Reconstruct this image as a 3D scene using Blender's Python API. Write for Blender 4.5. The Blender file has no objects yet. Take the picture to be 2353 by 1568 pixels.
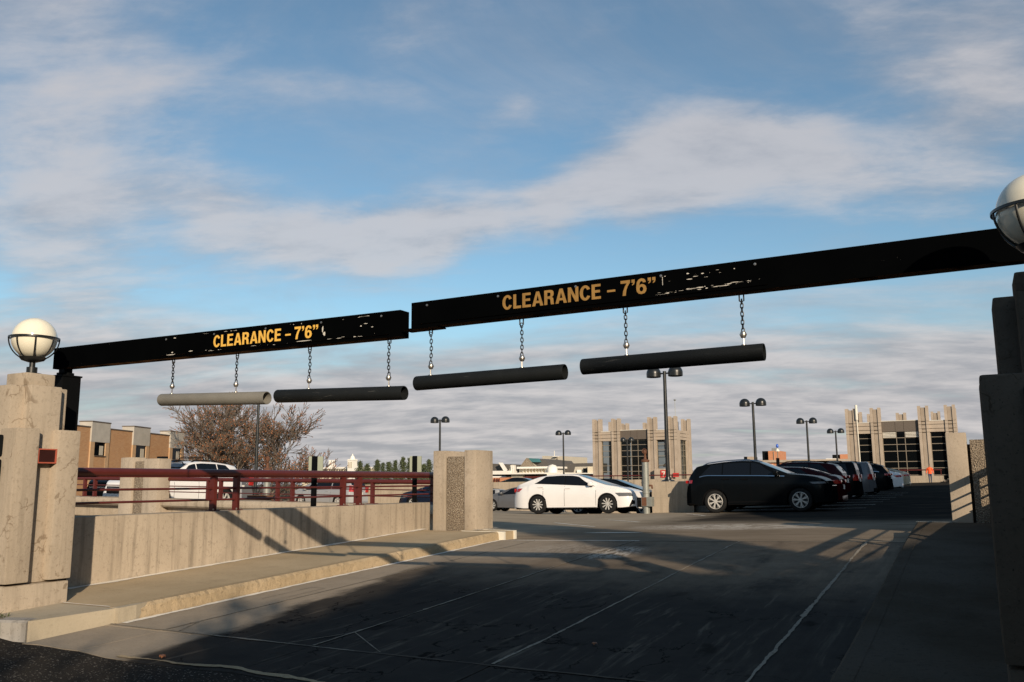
import bpy, bmesh, math, random
from mathutils import Vector, Matrix
random.seed(7)
R = math.radians
sc = bpy.context.scene
COL = sc.collection
EXPO, SUN_E, SKY_S, CLOUD = 0.0, 4.9, 0.125, 0.78
SKYTINT = (0.95, 1.06, 0.99, 1)

# ------------------------------------------------------------------ camera
# World frame: +Y runs up the drive, +X to the right of it, metres.
F, PW, PH = 2000.0, 2353.0, 1568.0          # focal length and size of the measured picture, pixels
YAW, ROLL = R(27.8), 0.006
PITCH = math.atan((1108 - 784) / F)
EYE = Vector((0, 0, 1.75))
fw = Vector((-math.sin(YAW) * math.cos(PITCH), math.cos(YAW) * math.cos(PITCH), math.sin(PITCH)))
r0 = Vector((math.cos(YAW), math.sin(YAW), 0))
u0 = r0.cross(fw)
CR = r0 * math.cos(ROLL) - u0 * math.sin(ROLL)
CU = u0 * math.cos(ROLL) + r0 * math.sin(ROLL)
cam = bpy.data.cameras.new('camera')
cam.sensor_width = 36.0
cam.lens = 36.0 * F / PW
cam.clip_start, cam.clip_end = 0.05, 6000
co = bpy.data.objects.new('camera', cam)
COL.objects.link(co)
co.matrix_world = Matrix(((CR.x, CU.x, -fw.x, EYE.x), (CR.y, CU.y, -fw.y, EYE.y),
                          (CR.z, CU.z, -fw.z, EYE.z), (0, 0, 0, 1)))
sc.camera = co

def ray(x, y):
    return (fw * F + CR * (x - PW / 2) - CU * (y - PH / 2)).normalized()
def at_Y(x, y, Y):
    d = ray(x, y); return EYE + d * (Y / d.y)
def at_X(x, y, X):
    d = ray(x, y); return EYE + d * (X / d.x)

# ------------------------------------------------------------------ view and light
sc.view_settings.view_transform = 'Standard'
sc.view_settings.look = 'None'
sc.view_settings.gamma = 1.0
sc.view_settings.use_curve_mapping = False
sc.view_settings.exposure = EXPO
sc.render.engine = 'CYCLES'

SUNV = Vector((5.3, -5.5, 2.6)).normalized()      # towards the sun, read from the beam's shadow on the wall
sun = bpy.data.lights.new('sun', 'SUN')
sun.energy = SUN_E
sun.angle = R(0.55)
sun.color = (1.0, 0.83, 0.63)
so = bpy.data.objects.new('sun', sun)
COL.objects.link(so)
so.rotation_euler = SUNV.to_track_quat('Z', 'Y').to_euler()

# ------------------------------------------------------------------ node helper
class NT:
    def __init__(s, tree):
        s.t = tree
    def n(s, typ, **kw):
        nd = s.t.nodes.new(typ)
        for k, v in kw.items():
            setattr(nd, k, v)
        return nd
    def put(s, sock, v):
        if hasattr(v, 'is_output') or isinstance(v, bpy.types.NodeSocket):
            s.t.links.new(v, sock)
        else:
            try:
                sock.default_value = v
            except Exception:
                sock.default_value = (*v, 1.0)
    def m(s, op, a, b=None, c=None, clamp=False):
        nd = s.n('ShaderNodeMath', operation=op, use_clamp=clamp)
        s.put(nd.inputs[0], a)
        if b is not None: s.put(nd.inputs[1], b)
        if c is not None: s.put(nd.inputs[2], c)
        return nd.outputs[0]
    def v(s, op, a, b=None, out=0):
        nd = s.n('ShaderNodeVectorMath', operation=op)
        s.put(nd.inputs[0], a)
        if b is not None:
            s.put(nd.inputs[3 if op == 'SCALE' else 1], b)
        return nd.outputs[out]
    def noise(s, vec, scale, detail=4, rough=0.55, dist=0.0):
        nd = s.n('ShaderNodeTexNoise')
        s.put(nd.inputs['Vector'], vec)
        nd.inputs['Scale'].default_value = scale
        nd.inputs['Detail'].default_value = detail
        nd.inputs['Roughness'].default_value = rough
        nd.inputs['Distortion'].default_value = dist
        return nd.outputs[0]
    def vor(s, vec, scale, feature='F1', out='Distance'):
        nd = s.n('ShaderNodeTexVoronoi', feature=feature)
        s.put(nd.inputs['Vector'], vec)
        nd.inputs['Scale'].default_value = scale
        return nd.outputs[out]
    def ss(s, x, a, b, lo=0.0, hi=1.0):
        nd = s.n('ShaderNodeMapRange', interpolation_type='SMOOTHSTEP')
        s.put(nd.inputs[0], x)
        nd.inputs[1].default_value = a; nd.inputs[2].default_value = b
        nd.inputs[3].default_value = lo; nd.inputs[4].default_value = hi
        return nd.outputs[0]
    def mix(s, f, a, b, mode='MIX'):
        nd = s.n('ShaderNodeMix', data_type='RGBA', blend_type=mode)
        s.put(nd.inputs[0], f); s.put(nd.inputs[6], a); s.put(nd.inputs[7], b)
        return nd.outputs[2]
    def xyz(s, v):
        nd = s.n('ShaderNodeSeparateXYZ'); s.put(nd.inputs[0], v); return nd.outputs
    def comb(s, x, y, z):
        nd = s.n('ShaderNodeCombineXYZ')
        for i, q in enumerate((x, y, z)): s.put(nd.inputs[i], q)
        return nd.outputs[0]

# ------------------------------------------------------------------ sky
SKY = SKY_S
world = bpy.data.worlds.new('World')
sc.world = world
world.use_nodes = True
w = NT(world.node_tree)
world.node_tree.nodes.clear()
sky = w.n('ShaderNodeTexSky', sky_type='NISHITA', sun_disc=False)
sky.sun_elevation = math.asin(SUNV.z)
sky.sun_rotation = math.atan2(SUNV.x, SUNV.y)
sky.altitude = 200
sky.air_density = 1.0
sky.dust_density = 0.6
sky.ozone_density = 2.2
D_ = w.v('NORMALIZE', w.n('ShaderNodeTexCoord').outputs['Generated'])
dx, dy, dz = w.xyz(D_)
up = w.m('MAXIMUM', dz, 0.0)
k = w.m('DIVIDE', 1.0, w.m('ADD', up, 0.15))
# cloud layers seen in perspective
ca, sa = math.cos(YAW), math.sin(YAW)
cu = w.m('MULTIPLY', w.m('ADD', w.m('MULTIPLY', dx, ca), w.m('MULTIPLY', dy, sa)), k)
cv = w.m('MULTIPLY', w.m('SUBTRACT', w.m('MULTIPLY', dy, ca), w.m('MULTIPLY', dx, sa)), k)
P_ = w.comb(w.m('ADD', w.m('MULTIPLY', cu, 0.62), w.m('MULTIPLY', cv, 0.16)), cv, 3.1)
n1 = w.noise(P_, 2.1, 9, 0.60, 0.25)
n2 = w.noise(w.v('ADD', P_, (0.05, -0.09, 0.0)), 2.1, 6, 0.60, 0.25)
n3 = w.noise(w.comb(w.m('MULTIPLY', cu, 0.40), w.m('ADD', cv, w.m('MULTIPLY', cu, 0.10)), 7.7), 1.6, 6, 0.52, 0.4)
n4 = w.noise(w.comb(w.m('ADD', w.m('MULTIPLY', cu, 0.7), w.m('MULTIPLY', cv, 0.35)), w.m('MULTIPLY', cv, 0.9), 1.3), 1.1, 8, 0.66, 0.6)
bl = None
def blob(px, py, r, amp):
    global bl
    d = ray(px, py)
    kk = 1.0 / (r / F) ** 2
    e = w.m('EXPONENT', w.m('MULTIPLY', w.m('SUBTRACT', w.v('DOT_PRODUCT', D_, tuple(d), out=1), 1.0), kk))
    e = w.m('MULTIPLY', e, amp)
    bl = e if bl is None else w.m('ADD', bl, e)
for b in ((1340, 410, 60, .40), (1470, 355, 70, .45), (1600, 320, 70, .45), (1730, 325, 75, .45), (1860, 365, 75, .40), (1970, 400, 70, .25),
          (1600, 420, 65, .30), (1450, 455, 55, .30), (1240, 465, 50, .36), (1120, 490, 52, .40), (1000, 515, 58, .42), (870, 530, 60, .42), (740, 530, 60, .38),
          (620, 515, 60, .30), (500, 500, 55, .22), (850, 590, 55, .30), (990, 575, 50, .26), (700, 585, 50, .22), (1280, 520, 40, .15),
          (90, 420, 110, .19), (230, 430, 100, .18), (60, 570, 120, .22), (200, 640, 100, .20), (380, 430, 90, .17), (40, 200, 130, .15), (130, 60, 130, .13), (240, 10, 90, .12), (480, 470, 80, .12), (560, 590, 70, .12),
          (2260, 340, 120, .26), (2120, 400, 90, .20), (2300, 190, 110, .22), (2200, 80, 130, .14), (1980, 90, 90, .14), (1360, 125, 55, .18), (1190, 255, 40, .30), (1110, 290, 36, .24),
          (900, 60, 70, .20), (540, 40, 90, .14), (1080, 20, 70, .12), (340, 160, 60, .10)):
    blob(*b)
n5 = w.noise(P_, 8.5, 7, 0.62, 0.3)
d1_ = w.m('ADD', w.m('ADD', bl, w.m('MULTIPLY', w.m('SUBTRACT', n1, 0.5), 0.95)), w.m('MULTIPLY', w.m('SUBTRACT', n5, 0.5), 0.42))
a1 = w.m('MULTIPLY', w.ss(d1_, 0.07, 0.58), 0.74)
bias = w.ss(dz, 0.07, 0.29, 0.20, -0.22)
d2_ = w.m('ADD', w.m('ADD', w.m('MULTIPLY', n3, 0.6), w.m('MULTIPLY', n1, 0.4)), bias)
a2 = w.m('MULTIPLY', w.ss(d2_, 0.36, 0.66), w.ss(dz, 0.06, 0.26, 0.97, 0.82))
a3 = w.m('MULTIPLY', w.ss(n4, 0.42, 0.80), 0.40)
inv = w.m('MULTIPLY', w.m('MULTIPLY', w.m('SUBTRACT', 1.0, a1), w.m('SUBTRACT', 1.0, a2)), w.m('SUBTRACT', 1.0, a3))
al = w.m('SUBTRACT', 1.0, inv)
lit = w.m('ADD', w.m('MULTIPLY', w.m('SUBTRACT', n1, n2), 2.2), w.m('ADD', w.m('MULTIPLY', w.m('SUBTRACT', n3, 0.5), 1.15), w.m('MULTIPLY', w.m('SUBTRACT', n5, 0.5), 0.7)))
lit = w.ss(w.m('ADD', lit, w.m('MULTIPLY', a1, 0.40)), -0.40, 0.5)
s1 = CLOUD / SKY
ccol = w.mix(lit, (0.475 * s1, 0.475 * s1, 0.515 * s1, 1), (0.80 * s1, 0.755 * s1, 0.755 * s1, 1))
skyc = w.mix(1.0, sky.outputs[0], SKYTINT, 'MULTIPLY')
bg = w.n('ShaderNodeBackground')
w.put(bg.inputs[0], w.mix(al, skyc, ccol))
bg.inputs[1].default_value = SKY
w.t.links.new(bg.outputs[0], w.n('ShaderNodeOutputWorld').inputs[0])
# ------------------------------------------------------------------ materials
MATS = {}
def newmat(name):
    m = bpy.data.materials.new(name); m.use_nodes = True
    m.node_tree.nodes.clear()
    t = NT(m.node_tree)
    b = t.n('ShaderNodeBsdfPrincipled'); o = t.n('ShaderNodeOutputMaterial')
    t.t.links.new(b.outputs[0], o.inputs[0])
    MATS[name] = m
    return t, b
def plain(name, col, rough=0.6, metal=0.0, var=0.15, scale=6.0, coat=0.0, bump=0.0, spec=None):
    t, b = newmat(name)
    pos = t.n('ShaderNodeNewGeometry').outputs['Position']
    nz = t.noise(pos, scale, 4)
    t.put(b.inputs['Base Color'], t.mix(nz, tuple(c * (1 - var) for c in col) + (1,), tuple(min(1, c * (1 + var)) for c in col) + (1,)))
    t.put(b.inputs['Roughness'], t.ss(nz, 0.2, 0.8, max(0.02, rough - 0.07), min(1, rough + 0.07)))
    b.inputs['Metallic'].default_value = metal
    if spec is not None: b.inputs['Specular IOR Level'].default_value = spec
    if coat: b.inputs['Coat Weight'].default_value = coat; b.inputs['Coat Roughness'].default_value = 0.04
    if bump:
        bp = t.n('ShaderNodeBump'); bp.inputs['Strength'].default_value = bump; bp.inputs['Distance'].default_value = 0.01
        t.put(bp.inputs['Height'], t.noise(pos, scale * 8, 5)); t.t.links.new(bp.outputs[0], b.inputs['Normal'])
    return MATS[name]

def concrete(name, col, dark=0.62, streak=0.5, blotch=0.0, fine=1.0, bump=0.35):
    t, b = newmat(name)
    pos = t.n('ShaderNodeNewGeometry').outputs['Position']
    big = t.noise(pos, 0.9, 5, 0.6)
    sm = t.noise(pos, 22, 6, 0.65)
    st = t.noise(t.v('MULTIPLY', pos, (4.0, 4.0, 0.22)), 1.3, 5, 0.6)
    c1 = tuple(col) + (1,); c0 = tuple(c * dark for c in col) + (1,)
    c2 = tuple(min(1, c * 1.16 + 0.015) for c in col) + (1,)
    base = t.mix(t.ss(big, 0.3, 0.7), c1, c2)
    base = t.mix(t.m('MULTIPLY', t.ss(st, 0.5, 0.75), streak), base, c0)
    base = t.mix(t.m('MULTIPLY', t.ss(st, 0.46, 0.3), streak * 0.5), base, c2)
    base = t.mix(t.m('MULTIPLY', t.ss(sm, 0.52, 0.75), 0.45 * fine), base, c0)
    # runs of dirt below the top edges and grime patches
    dr = t.noise(t.v('MULTIPLY', pos, (9.0, 9.0, 0.5)), 1.0, 4, 0.6)
    base = t.mix(t.m('MULTIPLY', t.ss(dr, 0.56, 0.68), streak * 0.55), base, tuple(c * 0.5 for c in col) + (1,))
    gr = t.noise(pos, 2.2, 7, 0.7, 0.5)
    base = t.mix(t.m('MULTIPLY', t.ss(gr, 0.55, 0.72), 0.30), base, tuple(c * 0.55 for c in col) + (1,))
    pits = t.noise(pos, 75, 3, 0.5)
    base = t.mix(t.m('MULTIPLY', t.ss(pits, 0.64, 0.74), 0.6 * fine), base, tuple(c * 0.4 for c in col) + (1,))
    if blotch:
        bn = t.noise(t.v('MULTIPLY', pos, (1, 1, 0.7)), 4.6, 5, 0.62, 1.4)
        gate = t.noise(pos, 1.9, 2)
        wn = t.n('ShaderNodeTexNoise'); t.put(wn.inputs['Vector'], pos); wn.inputs['Scale'].default_value = 7.0; wn.inputs['Detail'].default_value = 5
        cr = t.vor(t.v('ADD', pos, t.v('SCALE', t.v('SUBTRACT', wn.outputs[1], (0.5, 0.5, 0.5)), 0.30)), 4.2, 'DISTANCE_TO_EDGE')
        spots = t.m('MULTIPLY', t.ss(bn, 0.60, 0.66), t.ss(gate, 0.46, 0.58))
        crack = t.m('MULTIPLY', t.ss(cr, 0.045, 0.01), t.ss(t.noise(pos, 3.1, 3), 0.54, 0.62))
        base = t.mix(t.m('MULTIPLY', t.m('MAXIMUM', spots, crack), blotch), base, (col[0] * 0.42, col[1] * 0.36, col[2] * 0.30, 1))
    t.put(b.inputs['Base Color'], base)
    b.inputs['Roughness'].default_value = 0.9
    b.inputs['Specular IOR Level'].default_value = 0.0
    bp = t.n('ShaderNodeBump'); bp.inputs['Strength'].default_value = bump; bp.inputs['Distance'].default_value = 0.012
    t.put(bp.inputs['Height'], t.m('ADD', sm, t.m('MULTIPLY', pits, -0.5)))
    t.t.links.new(bp.outputs[0], b.inputs['Normal'])
    return MATS[name]

concrete('conc_wall', (0.365, 0.302, 0.228), dark=0.55, streak=0.8, fine=1.5)
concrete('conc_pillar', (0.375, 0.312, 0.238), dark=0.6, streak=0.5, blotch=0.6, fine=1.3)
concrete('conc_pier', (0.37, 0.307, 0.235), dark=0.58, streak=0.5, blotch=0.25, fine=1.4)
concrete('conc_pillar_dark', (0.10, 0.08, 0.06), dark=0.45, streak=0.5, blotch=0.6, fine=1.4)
concrete('conc_walk_shaded', (0.075, 0.062, 0.047), dark=0.5, streak=0.0, fine=1.2)  # right pavement's concrete, darkened in colour so its shade reads deeper
concrete('joint_caulk', (0.27, 0.235, 0.185), dark=0.2, streak=0.0, fine=2.2)
concrete('conc_grey', (0.40, 0.37, 0.32), streak=0.2, fine=0.4)
concrete('conc_walk', (0.41, 0.32, 0.205), streak=0.0, fine=1.0)
concrete('conc_walk_new', (0.36, 0.31, 0.23), streak=0.0, fine=0.7)
concrete('conc_tower', (0.38, 0.312, 0.245), streak=0.25, fine=0.5)
concrete('conc_tower_dark', (0.31, 0.255, 0.20), streak=0.2, fine=0.5)
concrete('conc_rough', (0.37, 0.285, 0.18), dark=0.38, streak=0.0, fine=1.4, bump=1.0)
concrete('granite', (0.30, 0.28, 0.25), dark=0.4, streak=0.7, blotch=0.3, fine=1.5)
concrete('caulk', (0.74, 0.69, 0.60), dark=0.7, streak=0.0, fine=0.9)

def aggregate():
    t, b = newmat('aggregate')
    pos = t.n('ShaderNodeNewGeometry').outputs['Position']
    c = t.vor(pos, 48, 'F1', 'Color'); d = t.vor(pos, 48, 'F1', 'Distance')
    r, g, bb = t.xyz(c)
    st = t.mix(r, (0.20, 0.155, 0.105, 1), (0.42, 0.34, 0.245, 1))
    st = t.mix(t.ss(g, 0.86, 0.97), st, (0.60, 0.53, 0.42, 1))
    t.put(b.inputs['Base Color'], t.mix(t.ss(d, 0.35, 0.62), st, (0.17, 0.13, 0.09, 1)))
    b.inputs['Roughness'].default_value = 0.8
    bp = t.n('ShaderNodeBump'); bp.inputs['Strength'].default_value = 1.0; bp.inputs['Distance'].default_value = 0.02
    t.put(bp.inputs['Height'], t.m('SUBTRACT', 1.0, d)); t.t.links.new(bp.outputs[0], b.inputs['Normal'])
aggregate()

def road(name):
    """worn slabs of the drive: bare grey concrete by the kerb, dark worn overlay with cast shade painted in across the lanes"""
    t, b = newmat(name)
    pos = t.n('ShaderNodeNewGeometry').outputs['Position']
    x, y, z = t.xyz(pos)
    wob = t.noise(t.v('MULTIPLY', pos, (1.0, 0.45, 1)), 1.6, 6, 0.62)
    fine = t.noise(pos, 40, 5, 0.7)
    lng = t.noise(t.v('MULTIPLY', pos, (5.0, 0.42, 1)), 1.7, 6, 0.68, 0.4)
    mid = t.noise(pos, 3.0, 5, 0.6)
    grey = t.mix(mid, (0.26, 0.215, 0.16, 1), (0.40, 0.33, 0.25, 1))
    dark = t.mix(mid, (0.023, 0.022, 0.021, 1), (0.062, 0.054, 0.046, 1))
    brown = t.mix(mid, (0.11, 0.086, 0.063, 1), (0.26, 0.205, 0.148, 1))
    # worn-through streaks along the wheel tracks
    dark = t.mix(t.m('MULTIPLY', t.ss(lng, 0.54, 0.72), 0.7), dark, (0.155, 0.13, 0.10, 1))
    crk = t.vor(t.v('ADD', t.v('MULTIPLY', pos, (1.0, 0.6, 1.0)), t.comb(t.m('MULTIPLY', wob, 1.2), t.m('MULTIPLY', mid, 0.8), 0.0)), 0.8, 'DISTANCE_TO_EDGE')
    dark = t.mix(t.m('MULTIPLY', t.ss(crk, 0.012, 0.004), t.ss(mid, 0.42, 0.55)), dark, (0.004, 0.004, 0.004, 1))
    oil = t.noise(t.v('MULTIPLY', pos, (1.3, 0.8, 1)), 2.3, 3, 0.5)
    dark = t.mix(t.m('MULTIPLY', t.ss(oil, 0.62, 0.72), 0.7), dark, (0.006, 0.006, 0.006, 1))
    far = t.ss(t.m('ADD', y, t.m('MULTIPLY', wob, 2.5)), 10.4, 13.4)  # far end paler brown: the sunlit stretch painted into the road colour
    dark = t.mix(t.m('MULTIPLY', far, t.ss(wob, 0.2, 0.52)), dark, brown)
    # edge of worn overlay and painted shadow slants from the kerb out into the drive
    edge = t.m('ADD', t.m('ADD', x, t.m('MULTIPLY', t.m('SUBTRACT', y, 5.7), 0.16)), t.m('MULTIPLY', t.m('SUBTRACT', wob, 0.5), 0.9))
    edge2 = t.m('ADD', x, t.m('MULTIPLY', t.m('SUBTRACT', wob, 0.5), 2.2))
    near = t.ss(edge, -6.85, -6.55)
    nearfar = t.mix(t.ss(y, 11.0, 13.0), near, t.ss(edge2, -7.3, -5.6))
    col = t.mix(nearfar, grey, dark)
    rt = t.m('MULTIPLY', t.ss(edge2, -2.6, -1.4), t.ss(lng, 0.35, 0.6))
    col = t.mix(t.m('MULTIPLY', rt, 0.4), col, (0.07, 0.062, 0.052, 1))
    # road salt
    def salt(cx, cy, rx, ry):
        e = t.m('ADD', t.m('POWER', t.m('DIVIDE', t.m('SUBTRACT', x, cx), rx), 2.0), t.m('POWER', t.m('DIVIDE', t.m('SUBTRACT', y, cy), ry), 2.0))
        return t.m('MULTIPLY', t.ss(e, 1.0, 0.1), t.ss(t.noise(t.v('MULTIPLY', pos, (3.0, 1.0, 1)), 4.5, 6, 0.75, 0.6), 0.44, 0.55))
    sl = t.m('MAXIMUM', t.m('MAXIMUM', salt(-5.25, 13.4, 0.55, 1.0), salt(-4.6, 19.6, 2.6, 1.3)), t.m('MULTIPLY', salt(-6.3, 13.6, 0.9, 1.2), 0.35))
    col = t.mix(t.m('MULTIPLY', sl, 0.85), col, (0.52, 0.47, 0.40, 1))
    col = t.mix(t.m('MULTIPLY', t.ss(fine, 0.5, 0.8), 0.4), col, (0.02, 0.018, 0.016, 1))
    t.put(b.inputs['Base Color'], col)
    b.inputs['Roughness'].default_value = 0.9
    b.inputs['Specular IOR Level'].default_value = 0.02
    bp = t.n('ShaderNodeBump'); bp.inputs['Strength'].default_value = 0.5; bp.inputs['Distance'].default_value = 0.008
    t.put(bp.inputs['Height'], fine); t.t.links.new(bp.outputs[0], b.inputs['Normal'])
road('road')

def deckmat():
    t, b = newmat('deck')
    pos = t.n('ShaderNodeNewGeometry').outputs['Position']
    x, y, z = t.xyz(pos)
    mid = t.noise(pos, 0.9, 6, 0.6); fine = t.noise(pos, 30, 5, 0.7)
    st = t.noise(t.v('MULTIPLY', pos, (0.35, 2.2, 1)), 1.2, 6, 0.66)
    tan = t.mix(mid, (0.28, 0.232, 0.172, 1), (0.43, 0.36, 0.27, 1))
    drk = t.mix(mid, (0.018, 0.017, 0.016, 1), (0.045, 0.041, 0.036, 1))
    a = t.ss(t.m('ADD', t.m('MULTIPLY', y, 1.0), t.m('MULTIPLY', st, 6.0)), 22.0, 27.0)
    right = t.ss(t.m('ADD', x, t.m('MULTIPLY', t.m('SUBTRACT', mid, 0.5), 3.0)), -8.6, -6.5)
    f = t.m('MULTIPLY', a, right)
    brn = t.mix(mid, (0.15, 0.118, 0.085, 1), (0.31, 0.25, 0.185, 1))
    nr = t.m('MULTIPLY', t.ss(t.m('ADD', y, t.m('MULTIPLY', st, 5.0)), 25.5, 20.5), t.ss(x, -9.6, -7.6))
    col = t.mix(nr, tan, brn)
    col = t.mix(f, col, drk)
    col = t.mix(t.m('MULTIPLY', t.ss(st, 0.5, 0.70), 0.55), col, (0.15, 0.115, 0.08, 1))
    e = t.m('ADD', t.m('POWER', t.m('DIVIDE', t.m('SUBTRACT', x, -5.0), 2.8), 2.0), t.m('POWER', t.m('DIVIDE', t.m('SUBTRACT', y, 19.9), 1.7), 2.0))
    sl = t.m('MULTIPLY', t.ss(e, 1.0, 0.1), t.ss(t.noise(t.v('MULTIPLY', pos, (1.0, 1.6, 1)), 3.6, 7, 0.75, 0.6), 0.42, 0.56))
    col = t.mix(t.m('MULTIPLY', sl, 0.85), col, (0.52, 0.47, 0.40, 1))
    col = t.mix(t.m('MULTIPLY', t.ss(fine, 0.52, 0.8), 0.35), col, (0.03, 0.026, 0.022, 1))
    t.put(b.inputs['Base Color'], col)
    b.inputs['Roughness'].default_value = 0.9
    b.inputs['Specular IOR Level'].default_value = 0.0
    bp = t.n('ShaderNodeBump'); bp.inputs['Strength'].default_value = 0.4; bp.inputs['Distance'].default_value = 0.008
    t.put(bp.inputs['Height'], fine); t.t.links.new(bp.outputs[0], b.inputs['Normal'])
deckmat()

def asphalt():
    t, b = newmat('asphalt')
    pos = t.n('ShaderNodeNewGeometry').outputs['Position']
    f = t.noise(pos, 55, 6, 0.75); m_ = t.noise(pos, 1.2, 5, 0.6)
    g = t.vor(pos, 90, 'F1', 'Color'); r, gg, bb = t.xyz(g)
    col = t.mix(m_, (0.016, 0.015, 0.014, 1), (0.036, 0.032, 0.028, 1))
    col = t.mix(t.m('MULTIPLY', t.ss(f, 0.42, 0.75), 0.6), col, (0.08, 0.066, 0.05, 1))
    col = t.mix(t.m('MULTIPLY', t.ss(r, 0.93, 0.99), 0.7), col, (0.35, 0.31, 0.26, 1))
    t.put(b.inputs['Base Color'], col)
    b.inputs['Roughness'].default_value = 0.9
    b.inputs['Specular IOR Level'].default_value = 0.03
    bp = t.n('ShaderNodeBump'); bp.inputs['Strength'].default_value = 1.0; bp.inputs['Distance'].default_value = 0.012
    t.put(bp.inputs['Height'], f); t.t.links.new(bp.outputs[0], b.inputs['Normal'])
asphalt()

def beampaint():
    t, b = newmat('beam_paint')
    pos = t.n('ShaderNodeNewGeometry').outputs['Position']
    x, y, z = t.xyz(pos)
    nrm = t.xyz(t.n('ShaderNodeNewGeometry').outputs['Normal'])
    n = t.noise(t.v('MULTIPLY', pos, (1.0, 4.0, 4.0)), 9, 6, 0.75, 0.8)
    gate = t.noise(t.v('MULTIPLY', pos, (1.0, 0.2, 0.2)), 1.3, 3)
    chip = t.m('MULTIPLY', t.ss(n, 0.70, 0.73), t.ss(gate, 0.52, 0.60))
    col = t.mix(t.noise(pos, 3, 4), (0.0010, 0.0012, 0.0014, 1), (0.0022, 0.0025, 0.0028, 1))
    col = t.mix(chip, col, (0.55, 0.52, 0.46, 1))
    rust = t.m('MULTIPLY', t.ss(nrm[2], -0.6, -0.9), t.ss(t.noise(pos, 4, 5), 0.32, 0.55))
    col = t.mix(rust, col, (0.20, 0.11, 0.06, 1))
    t.put(b.inputs['Base Color'], col)
    b.inputs['Roughness'].default_value = 0.75
    b.inputs['Specular IOR Level'].default_value = 0.0
beampaint()
plain('black_metal', (0.005, 0.0055, 0.006), 0.55, 0.0, 0.2, spec=0.04)
plain('lamp_black', (0.014, 0.016, 0.016), 0.34, 0.0, 0.2)
plain('chain_black', (0.012, 0.012, 0.013), 0.45, 0.4)
plain('steel', (0.45, 0.42, 0.38), 0.35, 0.9)
def scuffed():
    t, b = newmat('pipe_dark')
    pos = t.n('ShaderNodeNewGeometry').outputs['Position']
    n = t.noise(t.v('MULTIPLY', pos, (1.2, 14.0, 14.0)), 5.0, 6, 0.7, 0.4); g = t.noise(pos, 2.4, 4)
    col = t.mix(g, (0.006, 0.0075, 0.008, 1), (0.018, 0.020, 0.021, 1))
    col = t.mix(t.m('MULTIPLY', t.ss(n, 0.58, 0.70), t.ss(g, 0.45, 0.65)), col, (0.075, 0.075, 0.07, 1))
    t.put(b.inputs['Base Color'], col); b.inputs['Roughness'].default_value = 0.6; b.inputs['Specular IOR Level'].default_value = 0.15
scuffed()
plain('pipe_grey', (0.185, 0.175, 0.15), 0.7, 0, 0.25, 4, bump=0.2)
plain('letter_yellow', (0.82, 0.47, 0.08), 0.5, 0, 0.12, 14)
plain('letter_faded', (0.30, 0.165, 0.04), 0.6, 0, 0.35, 14)
plain('rail_red', (0.095, 0.016, 0.012), 0.42, 0, 0.25, 5)
plain('sign_red_box', (0.035, 0.010, 0.008), 0.4, 0, 0.2)
plain('sign_red_frame', (0.42, 0.10, 0.06), 0.5, 0, 0.2)
plain('globe', (0.80, 0.75, 0.60), 0.12, 0, 0.08, 9)
MATS['globe'].node_tree.nodes['Principled BSDF'].inputs['Subsurface Weight'].default_value = 0.0
plain('sign_back', (0.16, 0.18, 0.14), 0.45, 0.3, 0.2)
plain('galv', (0.27, 0.28, 0.255), 0.5, 0.3, 0.2)
plain('rust', (0.13, 0.055, 0.028), 0.8, 0, 0.4, 20)
plain('grass', (0.055, 0.065, 0.018), 0.8, 0, 0.5, 12)
plain('grass_dry', (0.20, 0.14, 0.05), 0.8, 0, 0.4, 12)
plain('leaf_brown', (0.27, 0.10, 0.035), 0.7, 0, 0.5, 2)
plain('bark', (0.115, 0.09, 0.068), 0.9, 0, 0.4, 3)
plain('bark_far', (0.10, 0.075, 0.055), 0.9, 0, 0.4, 1)
plain('pine', (0.060, 0.075, 0.028), 0.8, 0, 0.45, 0.9)
plain('white_paint', (0.72, 0.68, 0.58), 0.6, 0, 0.12, 6)
plain('line_paint', (0.62, 0.58, 0.50), 0.8, 0, 0.3, 9)
plain('cream', (0.62, 0.54, 0.40), 0.8, 0, 0.1, 0.6)
plain('cream_shade', (0.48, 0.43, 0.34), 0.8, 0, 0.1, 0.6)
plain('slate', (0.095, 0.085, 0.075), 0.85, 0, 0.25, 0.8)
plain('skylight', (0.05, 0.16, 0.17), 0.15, 0, 0.3, 0.6)
plain('brown_panel', (0.115, 0.092, 0.072), 0.6, 0, 0.08, 1)
plain('mullion', (0.22, 0.185, 0.14), 0.6, 0, 0.1, 2)
plain('louver', (0.62, 0.58, 0.50), 0.5, 0, 0.08, 2)
plain('dark_void', (0.006, 0.007, 0.008), 0.9, 0, 0.1, spec=0.1)
plain('joint', (0.06, 0.045, 0.03), 0.95, 0, 0.3, 8)
plain('red_sign', (0.50, 0.035, 0.03), 0.5, 0, 0.05)
plain('tower_white', (0.80, 0.76, 0.68), 0.7, 0, 0.05, 0.5)
plain('terrain', (0.10, 0.085, 0.055), 0.95, 0, 0.35, 0.05)
plain('gravel', (0.30, 0.25, 0.19), 0.9, 0, 0.4, 9)
plain('skin', (0.30, 0.16, 0.10), 0.6)
plain('jacket', (0.85, 0.11, 0.02), 0.7, 0, 0.12, 12)
plain('jeans', (0.035, 0.055, 0.10), 0.85, 0, 0.2, 12)
plain('hair', (0.02, 0.014, 0.01), 0.6)
plain('blue_light', (0.03, 0.12, 0.55), 0.3)

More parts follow.
